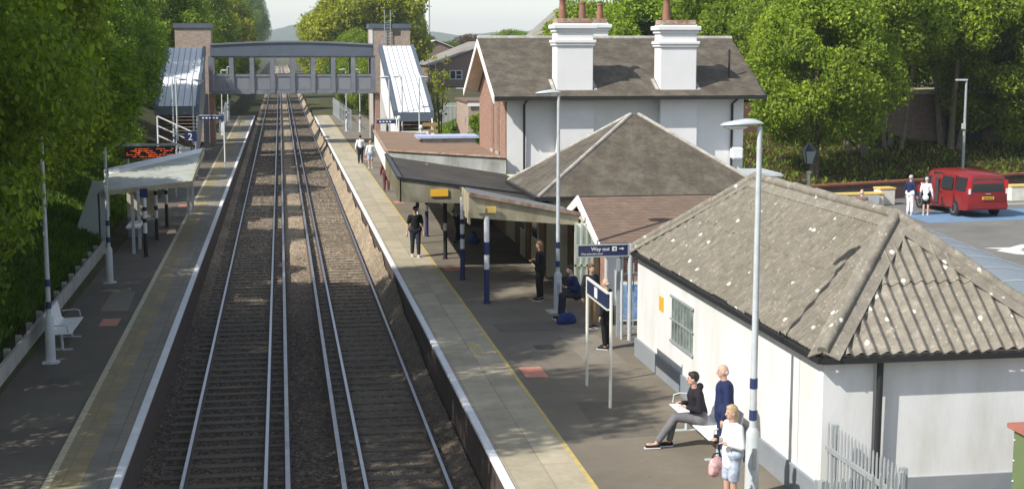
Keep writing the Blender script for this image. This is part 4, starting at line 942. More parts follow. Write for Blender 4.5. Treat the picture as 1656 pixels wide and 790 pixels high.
M['grey_roof'] = plain('grey_sheet_roof', (.25,.23,.2), .85, var=.2, sc=1, dirt=(.16,.15,.13), dsc=.5, scale=(1, .2, 1))
g = gabled('warehouse', 'brown brick workshop with a grey sheet roof beyond the house', 21.4, 38, 200, 226, -.3, 4.7, 8.0, M['brick_brown'], M['grey_roof'], 'y')
f = MB().box((23.5, 199.9, 2.7), (25.3, 199.99, 4.0)).build('window', M['white_clean'], g); mb = MB(); mb.box((23.62, 199.86, 2.82), (24.3, 199.899, 3.9)); mb.box((24.45, 199.86, 2.82), (25.18, 199.899, 3.3)); mb.box((24.45, 199.86, 3.4), (25.18, 199.899, 3.9)); mb.build('pane', M['glass'], f)
gabled('warehouse', 'low pale roofed shed behind the grey roofed workshop', 23.5, 33, 262, 280, -.3, 6.6, 8.5, M['brick_brown'], plain('pale_sheet', (.6,.58,.52), .6), 'y')
gabled('warehouse', 'grey gabled building behind the house chimneys', 24, 31, 130, 142, -.3, 7.5, 10.8, M['brick_brown'], M['grey_roof'], 'y')
t = thing('brick_outhouse', 'small pinkish brick outhouse left of the house gable', 'building', (13, 90, 0)); MB().box((11.5, 88, -.3), (15.5, 94, 3.6)).build('wall', M['brick_pale'], t); MB().box((11.4, 87.9, 3.61), (15.6, 94.1, 3.75)).build('roof', M['slate_brown'], t)
MB().box((11.45, 87.85, 3.4), (15.55, 87.9, 3.6)).build('fascia', M['white_clean'], t)
t = thing('flagpole', 'tall white pole against the sky beyond the right lift tower', 'pole', (29.4, 286, 0)); MB().tube([(29.4, 286, -.3), (29.4, 286, 34)], [.4, .3], 10).build('shaft', M['white_clean'], t)
# dark garages behind the right hand trees
t = thing('brick_garage', 'dark brick outbuilding with twin doors under the trees', 'building', (42, 84, 1)); MB().box((37.5, 82, .5), (46, 88, 4.2)).build('wall', M['brick_brown'], t)
for x in (40.2, 41.5): MB().box((x, 81.95, 1), (x+1.15, 81.99, 3.4)).build('door', plain('dark_blue_door', (.03,.04,.06), .6), t)
MB().box((37.2, 81.7, 4.21), (46.3, 88.3, 4.4)).build('roof', M['fascia_pale'], t)
t = thing('garden_fence', 'brown board fence in shade behind the tree trunks', 'fence', (30, 86, 1)); MB().box((22, 86, 0), (37, 86.1, 3.6)).build('panel', plain('fence_boards', (.13,.075,.05), .85, var=.3, scale=(6,1,1)), t)
# wall at the back of the car park
t = thing('car_park_wall', 'low dark brick wall with an orange coping behind the car park', 'wall', (20, 63, -.3))
mb = MB(); mb.prism([(16, 60.0, -.3), (16, 60.0, .52), (50, 72.2, .52), (50, 72.2, -.3)], (-.07, .22, 0)); mb.build('brickwork', bricks('wall_brick', (.13,.07,.055), (.09,.055,.045), (.1,.09,.08)), t)
mb = MB(); mb.prism([(16, 59.97, .521), (16, 59.97, .62), (50, 72.17, .62), (50, 72.17, .521)], (-.09, .28, 0)); mb.build('coping', plain('orange_coping', (.30,.11,.06), .85, var=.3), t)
def barrier(x0, x1, y, z0, z1, label, yl=True, sign=None, rz=.1):
    t = thing('concrete_barrier', label, 'barrier', ((x0+x1)/2, y, z0), 0, 'car park barriers')
    MB().box((x0, y-.3, z0), (x1, y+.3, z1-.08), rz=rz).build('block', M['barrier'], t, bevel=.03)
    MB().box((x0-.02, y-.33, z1-.08), (x1+.02, y+.33, z1), rz=rz).build('edge', M['barrier_y'], t, bevel=.01)
    if sign: MB().box((sign, y-.4, z0+.15), (sign+.9, y-.345, z1-.1), rz=rz, c=((x0+x1)/2, y)).build('panel', M['post_grey'], t)
    return t
barrier(23.6, 27.4, 61.9, -.27, .35, 'cream concrete barrier with yellow edge behind the bald man', sign=26.2)
barrier(34.2, 37.6, 63.2, -.27, .5, 'cream concrete barrier with yellow edge at the right edge of the car park')
barrier(27.3, 28.1, 62.4, -.27, .55, 'short yellow edged barrier just left of the red van')
t = thing('wall_sign', 'pale square panel on the wall right of the red van', 'sign', (37.7, 66.6, .4)); MB().box((37.0, 66.6, .0), (38.3, 66.65, 1.0), rz=.2).build('panel', M['post_grey'], t)

# victorian lamp
t = thing('heritage_lamp', 'old fashioned black lantern on a cream fluted post', 'street lamp', (21.5, 56, -.27))
V = (21.5, 56, -.27)
MB().lathe([(.16,0),(.16,.3),(.11,.4),(.08,.9),(.075,1.5),(.11,1.52),(.11,1.6),(.07,1.63),(.065,2.05),(.1,2.08),(.1,2.14),(.05,2.2)], V, 14).build('post', M['cream'], t, smooth=True)
mb = MB(); mb.tube([(21.22, 56, 1.55), (21.78, 56, 1.55)], .03, 8); mb.build('ladder_bar', M['cream'], t)
mb = MB(); mb.lathe([(.05,2.2),(.04,2.45),(.09,2.5)], V, 10); mb.build('neck', M['blk'], t, smooth=True)
mb = MB()
def quadring(z0, r0, z1, r1, mb_): 
    p = [(V[0]+sx*r0, V[1]+sy*r0, V[2]+z0) for sx, sy in ((-1,-1),(1,-1),(1,1),(-1,1))] + [(V[0]+sx*r1, V[1]+sy*r1, V[2]+z1) for sx, sy in ((-1,-1),(1,-1),(1,1),(-1,1))]
    mb_.add(p, [(3,2,1,0),(4,5,6,7),(0,1,5,4),(1,2,6,5),(2,3,7,6),(3,0,4,7)])
quadring(2.5, .12, 3.02, .24, mb); lt = mb.build('lantern', M['glass_pale'], t)
mb = MB(); quadring(3.025, .27, 3.26, .1, mb); quadring(3.265, .1, 3.36, .06, mb); mb.tube([(V[0], V[1], V[2]+3.3), (V[0], V[1], V[2]+3.6)], [.03, .01], 8); mb.build('lantern_cap', M['blk'], t)
mb = MB()
for sx, sy in ((-1,-1),(1,-1),(1,1),(-1,1)): mb.beam((V[0]+sx*.125, V[1]+sy*.125, V[2]+2.5), (V[0]+sx*.245, V[1]+sy*.245, V[2]+3.03), .03, .03)
mb.build('lantern_frame', M['blk'], lt)
t = thing('street_light', 'slim grey street light standing beyond the red van', 'street lamp', (36.9, 73, 0)); mb = MB(); mb.tube([(36.9, 73, 0), (36.9, 73, 5.2)], [.09, .06], 10); mb.build('pole', M['galv'], t)
MB().box((36.3, 72.9, 5.2), (36.95, 73.1, 5.3)).build('lamp_head', M['post_grey'], t, bevel=.02); MB().box((36.7, 72.85, 2.6), (36.9, 72.95, 2.9)).build('plate', M['post_grey'], t)

# ------------------------------------------------------------------ barrel roofed cycle shelter
t = thing('cycle_shelter', 'long grey blue barrel roofed shelter behind the bungalow', 'shelter', (15.8, 33, -.27))
mb = MB(); n = 16; ya, yb = 26.4, 41.0
def arcp(a, y, r=1.0): return (16.3 + 2.4*math.cos(a)*r + (y-33)*.14, y, .75 + 1.2*math.sin(a)*r)
vs = []; fs = []
for y in (ya, yb):
    for rr in (1.0, .985): vs += [arcp(math.pi*k/n, y, rr) for k in range(n+1)]
q = n+1
for k in range(n): fs += [(k, k+1, 2*q+k+1, 2*q+k), (q+k, 3*q+k, 3*q+k+1, q+k+1), (k, q+k, q+k+1, k+1), (2*q+k, 2*q+k+1, 3*q+k+1, 3*q+k)]
fs += [(0, 2*q, 3*q, q), (n, q+n, 3*q+n, 2*q+n)]
mb.add(vs, fs); mb.build('roof', M['shelter_blue'], t, smooth=True)
y = ya
while y <= yb+.01:
    MB().tube([arcp(math.pi*k/n, y, 1.008) for k in range(n+1)], .022, 6).build('hoop', M['hoop'], t, smooth=True); y += 1.825
for k in range(5):
    y = ya+.1+k*3.6
    for a in (0, math.pi): p = arcp(a, y); MB().box((p[0]-.04, y-.04, -.27), (p[0]+.04, y+.04, .77)).build('post', M['galv'], t)
mb = MB(); mb.add([arcp(math.pi*k/n, ya+.02, .97) for k in range(n+1)] + [arcp(math.pi*k/n, ya+.05, .97) for k in range(n+1)], [tuple(range(n+1)), tuple(range(n+1, 2*n+2))[::-1]]); mb.build('end_panel', M['glass_pale'], t)

# ------------------------------------------------------------------ vehicles
def loft(stations, close=True):
    """stations: list of rings (each list of (x,y,z)) with equal count"""
    n = len(stations[0]); vs = [p for r_ in stations for p in r_]
    fs = [(i*n+k, i*n+(k+1) % n, (i+1)*n+(k+1) % n, (i+1)*n+k) for i in range(len(stations)-1) for k in range(n)]
    fs += [tuple(range(n)), tuple(range((len(stations)-1)*n, len(stations)*n))]
    m_ = MB(); m_.add(vs, fs); return m_
def wheel(parent, x, y, r=.33, w_=.2):
    s = 1 if x > 0 else -1
    t_ = MB().lathe([(r*.62, x-w_/2), (r*.93, x-w_/2), (r, x-w_*.35), (r, x+w_*.35), (r*.93, x+w_/2), (r*.62, x+w_/2)], (0, y, r), 24, axis='x').build('wheel', M['tyre'], parent, smooth=True, world=False)
    mb = MB(); mb.lathe([(r*.64, x+s*(w_/2-.03)), (r*.6, x+s*(w_/2+.005)), (r*.15, x+s*(w_/2-.02)), (.02, x+s*(w_/2))] if s > 0 else [(.02, x+s*(w_/2)), (r*.15, x+s*(w_/2-.02)), (r*.6, x+s*(w_/2+.005)), (r*.64, x+s*(w_/2-.03))], (0, y, r), 24, axis='x')
    rim = mb.build('rim', M['alloy'], t_, smooth=True, world=False)
def van(loc, rz, label):
    t = thing('people_carrier', label, 'van', loc, rz)
    # y forward; x right; length 4.95
    rings = []
    for y, zb, zw, zt, hw, ht in ((-2.48,.45,1.0,1.55,.88,.74), (-2.44,.33,1.05,1.78,.95,.79), (-2.2,.3,1.06,1.87,.985,.82), (-1.0,.28,1.06,1.92,.995,.84), (.4,.28,1.05,1.9,.995,.84), (1.0,.28,1.04,1.84,.99,.82),
                              (1.45,.28,1.03,1.5,.99,.84), (1.75,.28,1.02,1.18,.98,.86), (2.2,.3,.9,1.02,.93,.84), (2.42,.35,.75,.86,.84,.76), (2.5,.42,.62,.7,.74,.68)):
        rings.append([(-hw,y,zb), (-hw*1.0,y,(zb+zw)/2), (-hw*.985,y,zw), (-(hw*.45+ht*.55),y,(zw+zt)/2), (-ht,y,zt-.09), (-ht*.86,y,zt), (0,y,zt+.03), (ht*.86,y,zt), (ht,y,zt-.09), ((hw*.45+ht*.55),y,(zw+zt)/2), (hw*.985,y,zw), (hw,y,(zb+zw)/2), (hw,y,zb)])
    body = loft(rings).build('body', M['red_van'], t, smooth=True, world=False)
    for s in (-1, 1):
        def side(y0, y1, z0, z1, o, name, mat, par=t):
            def xx(z): return s*(.985-(max(z-1.05, 0))*.2+o)
            m_ = MB(); m_.add([(xx(z0),y0,z0),(xx(z0),y1,z0),(xx(z1),y1,z1),(xx(z1),y0,z1),(xx(z0)-s*.03,y0,z0),(xx(z0)-s*.03,y1,z0),(xx(z1)-s*.03,y1,z1),(xx(z1)-s*.03,y0,z1)], [(0,1,2,3),(7,6,5,4),(0,4,5,1),(1,5,6,2),(2,6,7,3),(3,7,4,0)])
            return m_.build(name, mat, par, world=False)
        side(-2.25, -1.45, 1.12, 1.7, .012, 'rear_quarter_window', M['glass'])
        side(.75, 1.35, 1.1, 1.55, .012, 'front_door_window', M['glass'])
        if s < 0:
            op = side(-.25, .62, .36, 1.76, .016, 'opening_shade_panel', M['dark'])  # no opening cut: near-black panel paints the shade of the van interior
            MB().box((-1.03, -.1, .42), (-1.005, .18, 1.55)).build('seat', cloth('seat_grey', (.05,.05,.055)), op, world=False)
            d = side(-1.42, -.28, .36, 1.76, .085, 'sliding_door', M['red_van']); side(-1.3, -.38, 1.12, 1.66, .1, 'door_window', M['glass'], d)
            MB().box((-1.11, -.42, .95), (-1.075, -.32, 1.0)).build('handle', M['black_trim'], d, world=False)
        else: side(-1.35, .6, 1.12, 1.7, .012, 'side_window', M['glass'])
        MB().box((s*.86-.09, -2.5, 1.0), (s*.86+.09, -2.42, 1.62)).build('tail_light', M['mirror_red'], t, bevel=.02, world=False)
        MB().box((s*.88-.05, -2.52, 1.02), (s*.88+.05, -2.505, 1.25)).build('reversing_light', M['white_clean'], t, world=False)
        MB().ell((s*1.12, 1.2, 1.12), (.1,.09,.13)).build('wing_mirror', M['red_van'], t, smooth=True, world=False)
        for y in (-1.42, 1.55):
            MB().lathe([(.40, s*.90), (.40, s*1.0)] if s > 0 else [(.40, s*1.0), (.40, s*.90)], (0, y, .34), 22, axis='x').build('wheel_arch', M['black_trim'], t, world=False)
            wheel(t, s*.915, y)
    m_ = MB(); m_.add([(-.74,-2.497,1.12),(.74,-2.497,1.12),(.68,-2.47,1.66),(-.68,-2.47,1.66),(-.74,-2.45,1.12),(.74,-2.45,1.12),(.68,-2.42,1.66),(-.68,-2.42,1.66)], [(0,1,2,3),(7,6,5,4),(0,4,5,1),(1,5,6,2),(2,6,7,3),(3,7,4,0)]); m_.build('rear_window', M['glass'], t, world=False)
    m_ = MB(); m_.add([(-.78,1.08,1.78),(.78,1.08,1.78),(.82,1.7,1.22),(-.82,1.7,1.22),(-.78,1.1,1.72),(.78,1.1,1.72),(.82,1.66,1.2),(-.82,1.66,1.2)], [(0,1,2,3),(7,6,5,4),(0,4,5,1),(1,5,6,2),(2,6,7,3),(3,7,4,0)]); m_.v = [(x, y, z+.045) for x, y, z in m_.v]; m_.build('windscreen', M['glass'], t, world=False)
    bp_ = MB().box((-.94,-2.56,.36), (.94,-2.4,.62)).build('bumper', M['red_van'], t, bevel=.04, world=False)
    pl = MB().box((-.27,-2.53,.78), (.27,-2.498,.9)).build('number_plate', M['plate_y'], t, world=False)
    mb = MB()
    for k in range(7): mb.box((-.22+.065*k, -2.536, .805), (-.18+.065*k, -2.531, .875))
    mb.build('plate_characters', M['blk'], pl, world=False)
    MB().box((-.12,-2.52,1.0), (.12,-2.49,1.04)).build('badge', M['alloy'], t, world=False)
    return t
van((29.75, 59.2, -.26), R(3), 'red people carrier with its side door open in the car park')
def car(loc, rz, label, paint, sc=(1,1,1), name='parked_car'):
    t = thing(name, label, 'car', loc, rz); t.scale = sc
    rings = []
    for y, zb, zw, hw in ((-2.05,.4,.75,.7), (-1.95,.28,.88,.8), (-1.3,.22,.93,.87), (0,.22,.93,.88), (1.0,.22,.9,.87), (1.7,.25,.78,.82), (2.05,.35,.6,.66)):
        rings.append([(-hw*.95,y,zb), (-hw,y,(zb+zw)/2), (-hw*.95,y,zw-.05), (-hw*.85,y,zw), (hw*.85,y,zw), (hw*.95,y,zw-.05), (hw,y,(zb+zw)/2), (hw*.95,y,zb)])
    loft(rings).build('body', paint, t, smooth=True, world=False)
    cab = []
    for y, zt, hw in ((-1.85,.94,.7), (-1.45,1.32,.6), (-.6,1.46,.6), (.2,1.44,.6), (.55,1.3,.62), (1.15,.92,.72)):
        cab.append([(-.76,y,.88), (-.75,y,.93), (-hw,y,max(zt-.04,.94)), (-hw*.8,y,zt), (hw*.8,y,zt), (hw,y,max(zt-.04,.94)), (.75,y,.93), (.76,y,.88)])
    loft(cab).build('windows', M['glass'], t, smooth=True, world=False)
    MB().box((-.56,-1.4,1.36), (.56,.2,1.475)).build('roof', paint, t, bevel=.04, world=False)
    for s in (-1, 1):
        mb = MB(); mb.beam((s*.62, .3, 1.41), (s*.76, 1.1, .93), .05, .05); mb.beam((s*.6, -1.4, 1.36), (s*.74, -1.85, .94), .07, .06); mb.beam((s*.6, -.55, 1.43), (s*.77, -.55, .92), .05, .05); mb.build('pillar', paint, t, world=False)
        MB().ell((s*.95, .85, .98), (.12,.07,.08)).build('wing_mirror', M['blk'], t, smooth=True, world=False)
        MB().ell((s*.6, 1.95, .62), (.16,.08,.09)).build('headlight', M['white_clean'], t, smooth=True, world=False)
        for y in (-1.3, 1.25): wheel(t, s*.8, y, .31, .18)
    return t
car((20.9, 48.0, -.27), R(-80), 'dark green car parked behind the bungalow ridge', plain('dark_green_paint', (.02,.045,.035), .2, .2, bmp=0, spec=.8))
car((23.4, 190, -.3), R(75), 'white car parked in front of the brown workshop', M['white_clean'], (1.25, 1.25, 1.4))

# ------------------------------------------------------------------ vegetation
def leaf_cloud(clumps, per, size, rng, flat=.35, fill=.4):
    """clumps: (cx,cy,cz,r). returns verts, quads of folded leaf sprays"""
    P = []
    for (cx, cy, cz, r) in clumps:
        n = max(6, int(per*r*r)); d = rng.normal(size=(n, 3)); d /= np.linalg.norm(d, axis=1)[:, None]
        rad = r*(1-fill*rng.random(n)**1.5)*(1+.12*rng.normal(size=n))
        P.append(np.concatenate([np.array([cx, cy, cz]) + d*rad[:, None]*[1, 1, .8], d], 1))
    P = np.concatenate(P); c = P[:, :3]; nd = P[:, 3:]; n = len(c)
    nn = nd*.6 + rng.normal(size=(n, 3))*.65 + [0, 0, flat]; nn /= np.linalg.norm(nn, axis=1)[:, None]
    t = np.cross(nn, rng.normal(size=(n, 3))); t /= np.linalg.norm(t, axis=1)[:, None]; b = np.cross(nn, t)
    s = size*(.55+.9*rng.random(n))[:, None]
    V = np.stack([c - t*s*.6, c + b*s*.34, c + t*s*.6 - nn*s*.12, c - b*s*.34], 1).reshape(-1, 3)
    return V, np.arange(n*4).reshape(-1, 4)
def make_tree(name, h, rad, base, ncl, per, size, leaf, bark, seed, squash=1.0, tops=.55, trunk_r=.22, stems=1, lean=0):
    """crown from z=base to z=h at origin; returns root with trunk and crown children"""
    rng = np.random.default_rng(seed); cl = []; cz = (h+base)/2; hz = (h-base)/2
    gold = math.pi*(3-math.sqrt(5))
    for i in range(ncl):
        u = 1-2*(i+.5)/ncl; ph = i*gold + rng.normal()*.4; k = .55+.45*rng.random()**.5
        prof = math.sqrt(max(0, 1-u*u)); prof = prof*(1+ .25*(-u))
        r_ = rad*(.17+.17*rng.random())
        cl.append((prof*rad*k*math.cos(ph), prof*rad*k*math.sin(ph), cz+u*(hz-.25*rad)*(.8+.25*rng.random()), r_))
    V, Fq = leaf_cloud(cl, per, size, rng)
    root = thing(name, None, None)
    setmesh('crown', V, Fq, M[leaf], root)
    mb = MB()
    for s_ in range(stems):
        a = s_*2.4+seed; ox, oy = (.35*math.cos(a), .35*math.sin(a)) if stems > 1 else (0, 0)
        tip = Vector((ox*5+lean, oy*5, base+(h-base)*.75)); b0 = Vector((ox, oy, -.6))
        pts = [b0.lerp(tip, q)+Vector((rng.normal()*.12*q, rng.normal()*.12*q, 0)) for q in np.linspace(0, 1, 6)]
        tr = trunk_r*(1 if stems == 1 else .75); mb.tube(pts, [tr*1.35, tr, tr*.85, tr*.65, tr*.4, tr*.12], 8)
        for j in rng.choice(len(cl), min(len(cl), 7), replace=False):
            c = Vector(cl[j][:3]); q = pts[2] if c.z < pts[3].z else pts[3]
            mid = q.lerp(c, .5)+Vector((0, 0, -.15*rad*.3)); mb.tube([q, mid, c], [tr*.4, tr*.25, tr*.08], 5)
    mb.build('trunk', M[bark], root, smooth=True, world=False)
    return root
PROT = {
 'dark1': make_tree('broadleaf_tree', 10, 3.6, .6, 60, 1150, .135, 'leaf_dark', 'bark', 1),
 'dark2': make_tree('broadleaf_tree', 10, 3.6, 1.0, 56, 1200, .13, 'leaf_dark', 'bark', 2),
 'mid1': make_tree('broadleaf_tree', 10, 3.6, .4, 60, 1000, .15, 'leaf_mid', 'bark', 3),
 'bright1': make_tree('maple_tree', 10, 3.8, 1.2, 62, 900, .165, 'leaf_bright', 'bark', 4),
 'bright2': make_tree('maple_tree', 10, 3.8, 3.6, 54, 800, .16, 'leaf_bright', 'bark_pale', 5, stems=3, trunk_r=.2),
 'yellow': make_tree('lime_tree', 10, 4.0, .4, 60, 700, .2, 'leaf_yellow', 'bark', 6),
 'thin': make_tree('birch_tree', 10, 3.4, 3.9, 46, 560, .15, 'leaf_mid', 'bark_pale', 7, stems=3, trunk_r=.17),
 'near': make_tree('broadleaf_tree', 10, 3.6, .4, 80, 2000, .095, 'leaf_mid', 'bark', 9),
 'brown': make_tree('copper_tree', 10, 4.0, 1, 40, 420, .2, 'leaf_brown', 'bark', 8),
}
used = set()
def tree(kind, x, y, z, sx, sz, label, group=None, rz=None, name=None):
    p = PROT[kind]; rz = random.uniform(0, 6.28) if rz is None else rz
    if kind in used: r_ = dup(p, (x, y, z), rz, label, (sx, sx*random.uniform(.92, 1.08), sz))
    else: used.add(kind); r_ = p; r_.location = (x, y, z); r_.rotation_euler = (0,0,rz); r_.scale = (sx, sx, sz); r_['label'] = label
    r_['category'] = 'tree'
    if group: r_['group'] = group
    if name: r_.name = name
    return r_
def bz(x, y): return float(gh(np.array([float(x)]), np.array([float(y)]))[0])
GL = 'trees on the bank beside the left platform'
left = [('thin', -10.5, 20.0, 1.1, 1.6, 'tall thin tree on the left bank closest to the camera'), ('dark2', -9.8, 23.6, .9, .8, 'smaller leafy tree between the thin tree and the big corner crown'), ('near', -7.9, 28.8, 1.12, 1.55, 'leafy tree whose crown fills the upper left corner of the photo'),
 ('near', -8.5, 35.5, 1.14, 1.4, 'leafy tree overhanging the empty white bench'), ('dark1', -8.4, 40.8, 1.1, .85, 'dark tree hiding the head of the lamp post by the left shelter'),
 ('mid1', -9.8, 48.5, 1.0, .66, 'leafy tree directly behind the pale shelter panel'), ('dark2', -9.9, 57.5, .95, .78, 'dark tree behind the tilted shelter roof'),
 ('dark1', -10.0, 67, .9, .86, 'dark tree behind the orange display'), ('dark2', -9.9, 78, .85, 1.0, 'dark tree with branches reaching across the left stair roof'),
 ('dark1', -10.8, 90, .9, 1.15, 'dark tree standing beside the left footbridge stair')]
for k, x, y, sx, sz, lab in left: tree(k, x, y, bz(x, y)-.5+(1.1 if 25 < y < 45 else 0), sx, sz, lab, GL)
tree('mid1', -16.5, 33, 3.0, 1.2, 1.0, 'taller tree in the second row above the near left bank', GL)
tree('dark2', -17, 47, 3.0, 1.2, .8, 'taller tree in the second row behind the left shelter', GL)
tree('dark1', -15, 98, 3.4, 1.2, 1.3, 'dark tree behind the left lift tower', GL)
for i, (x, y, r_, h, k, lab) in enumerate(((-10.5,124,1.3,1.5,'mid1','green tree just beyond the left lift tower'), (-9.5,145,1.2,1.3,'mid1','green tree at the far end of the left platform'), (-7.4,158,.8,.8,'dark1','dark low tree right beyond the end of the left platform'), (-7.8,186,1.0,1.2,'dark2','dark tree close to the tracks beyond the left platform end'), (-8.2,232,1.1,1.3,'dark2','dark tree close to the tracks farther along on the left'), (-8.0,285,1.1,.9,'mid1','small tree by the tracks seen through the left bridge windows'), (-11,172,1.5,1.7,'mid1','broad green tree left of the tracks beyond the station'),
    (-11,215,1.5,1.9,'yellow','sunlit tree left of the tracks in the distance'), (-11.5,270,1.6,2.1,'mid1','green tree far along the left side of the tracks'), (-11.5,350,1.7,2.5,'mid1','distant tall tree left of the gap of sky'), (-12,470,2.0,3.2,'dark1','farthest dark tree at the left edge of the sky gap'), (-13,640,2.4,4.0,'dark1','remote dark tree on the left where the tracks vanish'))):
    tree(k, x, y, 0, r_, h, lab, 'trees left of the tracks beyond the footbridge')
for i, (x, y, r_, h, k, lab) in enumerate(((11.8,196,1.9,2.0,'yellow','big yellow green tree behind the right half of the footbridge'), (9.2,168,.9,1.0,'mid1','smaller green tree at the far end of the right platform'), (11.5,245,1.8,1.7,'yellow','yellow green tree just left behind the biggest one'),
    (13.5,300,1.9,1.9,'yellow','distant yellow green tree right of the tracks'), (14,380,2.0,2.0,'bright1','pale green tree at the right edge of the sky gap'), (16,520,2.4,2.4,'mid1','farthest tree right of the vanishing tracks'),
    (25.5,292,1.4,1.75,'dark1','dark tree rising behind the right lift tower'), (20,240,1.2,1.7,'bright1','bright tree between the yellow tree and the dark one'), (9.4,181,1.0,1.0,'dark2','dark tree close to the tracks beyond the right platform end'), (9.6,222,1.1,1.1,'dark2','dark tree close to the tracks farther along on the right'), (9.2,262,1.1,.9,'yellow','small yellowish tree by the tracks seen through the right bridge windows'), (9.6,330,1.2,1.0,'bright1','small bright tree farther along the right side of the tracks'), (8.6,160,.7,.75,'dark1','dark low tree right beyond the end of the right platform'), (9.5,148,.8,.7,'mid1','leafy low tree behind the far palisade fence on the right'))):
    tree(k, x, y, -.3, r_, h, lab, 'trees right of the tracks beyond the footbridge')
for i, (x, y, r_, h, k, lab) in enumerate(((33,290,1.6,.95,'dark2','low dark tree right of the white pole'), (40,300,1.8,1.1,'brown','bare looking reddish tree on the skyline above the workshop'), (46,280,2.0,1.15,'mid1','round green tree on the skyline left of the house roof'),
    (54,280,2.0,1.25,'bright1','green skyline tree behind the left chimney'), (29,320,1.6,.95,'dark1','small dark skyline tree next to the pole'))):
    tree(k, x, y, -.3, r_, h, lab, 'skyline trees behind the workshop')
for i, (x, y, r_, h, k, lab) in enumerate(((24.5,112,1.25,1.15,'bright1','bright green tree behind the left chimney stack'), (27.5,104,1.3,1.25,'bright1','bright green tree between the two tall chimneys'), (33.5,106,1.3,1.3,'mid1','green tree behind the right chimney stack'),
    (29.5,80,1.05,1.22,'thin','tall thin stemmed tree above the right end of the house roof'))):
    tree(k, x, y, .0, r_, h, lab, 'trees behind the station house')
GR = 'trees behind the car park'
for i, (x, y, r_, h, k, lab) in enumerate(((27.6,71,.98,1.12,'bright1','dense bright maple right of the house behind the old lantern'), (32.5,77,1.15,1.25,'bright2','many stemmed tree left of the middle behind the car park'), (35.5,79,1.0,1.25,'thin','pale stemmed tree in the middle behind the car park'),
    (39.5,80,1.25,1.25,'bright2','spreading tree above the dark double doors'), (43.0,80,1.1,1.2,'mid1','green tree behind the slim street light'), (47.5,82,1.35,1.35,'dark2','dark tree at the right edge behind the car park'), (32,92,1.5,1.5,'mid1','taller tree in the back row above the maple'),
    (40,95,1.7,1.55,'mid1','taller tree in the middle of the back row'), (50,96,1.7,1.6,'yellow','yellow green tree in the upper right corner'), (45,72,.55,.45,'dark1','low dark bush against the car park wall at the right'))):
    tree(k, x, y, bz(x, y)-.3, r_, h, lab, GR)
def shrub(x, y, z, r_, h, leaf, label, size=.13, per=500, n=14, seed=0, name='shrub', group=None):
    rng = np.random.default_rng(seed+int(abs(x*13+y*7))); cl = []
    for i in range(n):
        a = rng.random()*6.28; q = rng.random()**.5; cl.append((q*r_*.7*math.cos(a), q*r_*.7*math.sin(a), h*(.15+.75*rng.random()*(1-.5*q)), r_*(.25+.2*rng.random())))
    V, Fq = leaf_cloud(cl, per/r_, size, rng); t = thing(name, label, 'shrub', (x, y, z), 0, group)
    setmesh('foliage', V, Fq, M[leaf], t); mb = MB()
    for i in range(4): c = cl[i]; mb.tube([(0,0,-.2), (c[0]*.5, c[1]*.5, c[2]*.6), c[:3]], [.04,.03,.01], 5)
    mb.build('stem', M['bark'], t, world=False); return t
for i, (x, y, r_, h, lf, lab) in enumerate(((-7.6,26.5,1.5,1.7,'leaf_mid','bush at the far left edge above the retaining wall'), (-7.9,30.5,1.4,1.9,'leaf_dark','dark bush on the bank left of the bench'), (-8.2,36,1.5,1.7,'leaf_mid','bush on the grass bank behind the bench'), (-8.0,42,1.3,1.6,'leaf_dark','dark bush on the bank beside the pale shelter panel'),
    (-7.9,72,1.2,2.2,'leaf_dark','dark bush left of the number 2 sign'), (-8.4,81,1.4,2.6,'leaf_mid','bush beneath the left stair handrail'))):
    shrub(x, y, bz(x, y)-.1, r_, h, lf, lab, seed=i, group='bushes on the left bank')
for i, (x, y, r_, h, lf, lab) in enumerate(((10.9,79,1.2,3.9,'leaf_bright','bright green bush by the pink brick outhouse'), (9.9,80,.9,2.3,'leaf_mid','scrubby bush between the brown canopy roof and the fence'), (13.5,99,2.0,3.0,'leaf_brown','brown scrub beyond the brown canopy roof'))):
    shrub(x, y, -.3, r_, h, lf, lab, seed=20+i, n=26, size=.16, per=1500)
# wispy dead looking sapling between stair and outhouse
t = thing('sapling', 'tall wispy sapling with sparse yellowish leaves right of the right stair', 'tree', (10.6, 96, -.3)); rng = np.random.default_rng(5); mb = MB(); cl = []
for i in range(7):
    a = rng.random()*6.28; top = Vector((.9*math.cos(a), .9*math.sin(a), 5.2+rng.random()*2)); mb.tube([(0,0,-.1), (top.x*.3, top.y*.3, 2.5), tuple(top)], [.06,.04,.012], 5); cl += [(top.x*q, top.y*q, top.z*q, .3+.15*rng.random()) for q in (.5,.65,.8,.95)]
V, Fq = leaf_cloud(cl, 170, .17, rng); setmesh('foliage', V, Fq, M['leaf_yellow'], t); mb.build('stem', M['bark_pale'], t, world=False)
# grass on banks: one cloud of upright blades each
def grass_patch(name, label, xr, yr, n, hgt, leaf, seed, dens=None):
    rng = np.random.default_rng(seed); x = rng.uniform(*xr, n); y = rng.uniform(*yr, n)
    z = gh(x, y); a = rng.random(n)*6.28; h_ = hgt*(.4+rng.random(n)); w_ = .05+.05*rng.random(n); lx, ly = rng.normal(size=n)*.1, rng.normal(size=n)*.1
    c = np.stack([x, y, z], 1); d = np.stack([np.cos(a)*w_, np.sin(a)*w_, 0*a], 1); u = np.stack([lx, ly, h_], 1)
    V = np.stack([c-d, c+d, c+u+d*.25, c+u-d*.25], 1).reshape(-1, 3)
    o = setmesh(name, V, np.arange(n*4).reshape(-1, 4), M[leaf]); return tag(o, label, 'grass', kind='stuff')
grass_patch('grass', 'long grass and weeds growing over the left bank', (-10, -6.35), (18, 75), 70000, .28, 'grass', 1)
grass_patch('undergrowth', 'patchy grass and leaf litter on the bank behind the car park wall', (20, 52), (66, 88), 8000, .2, 'leaf_dark', 2)
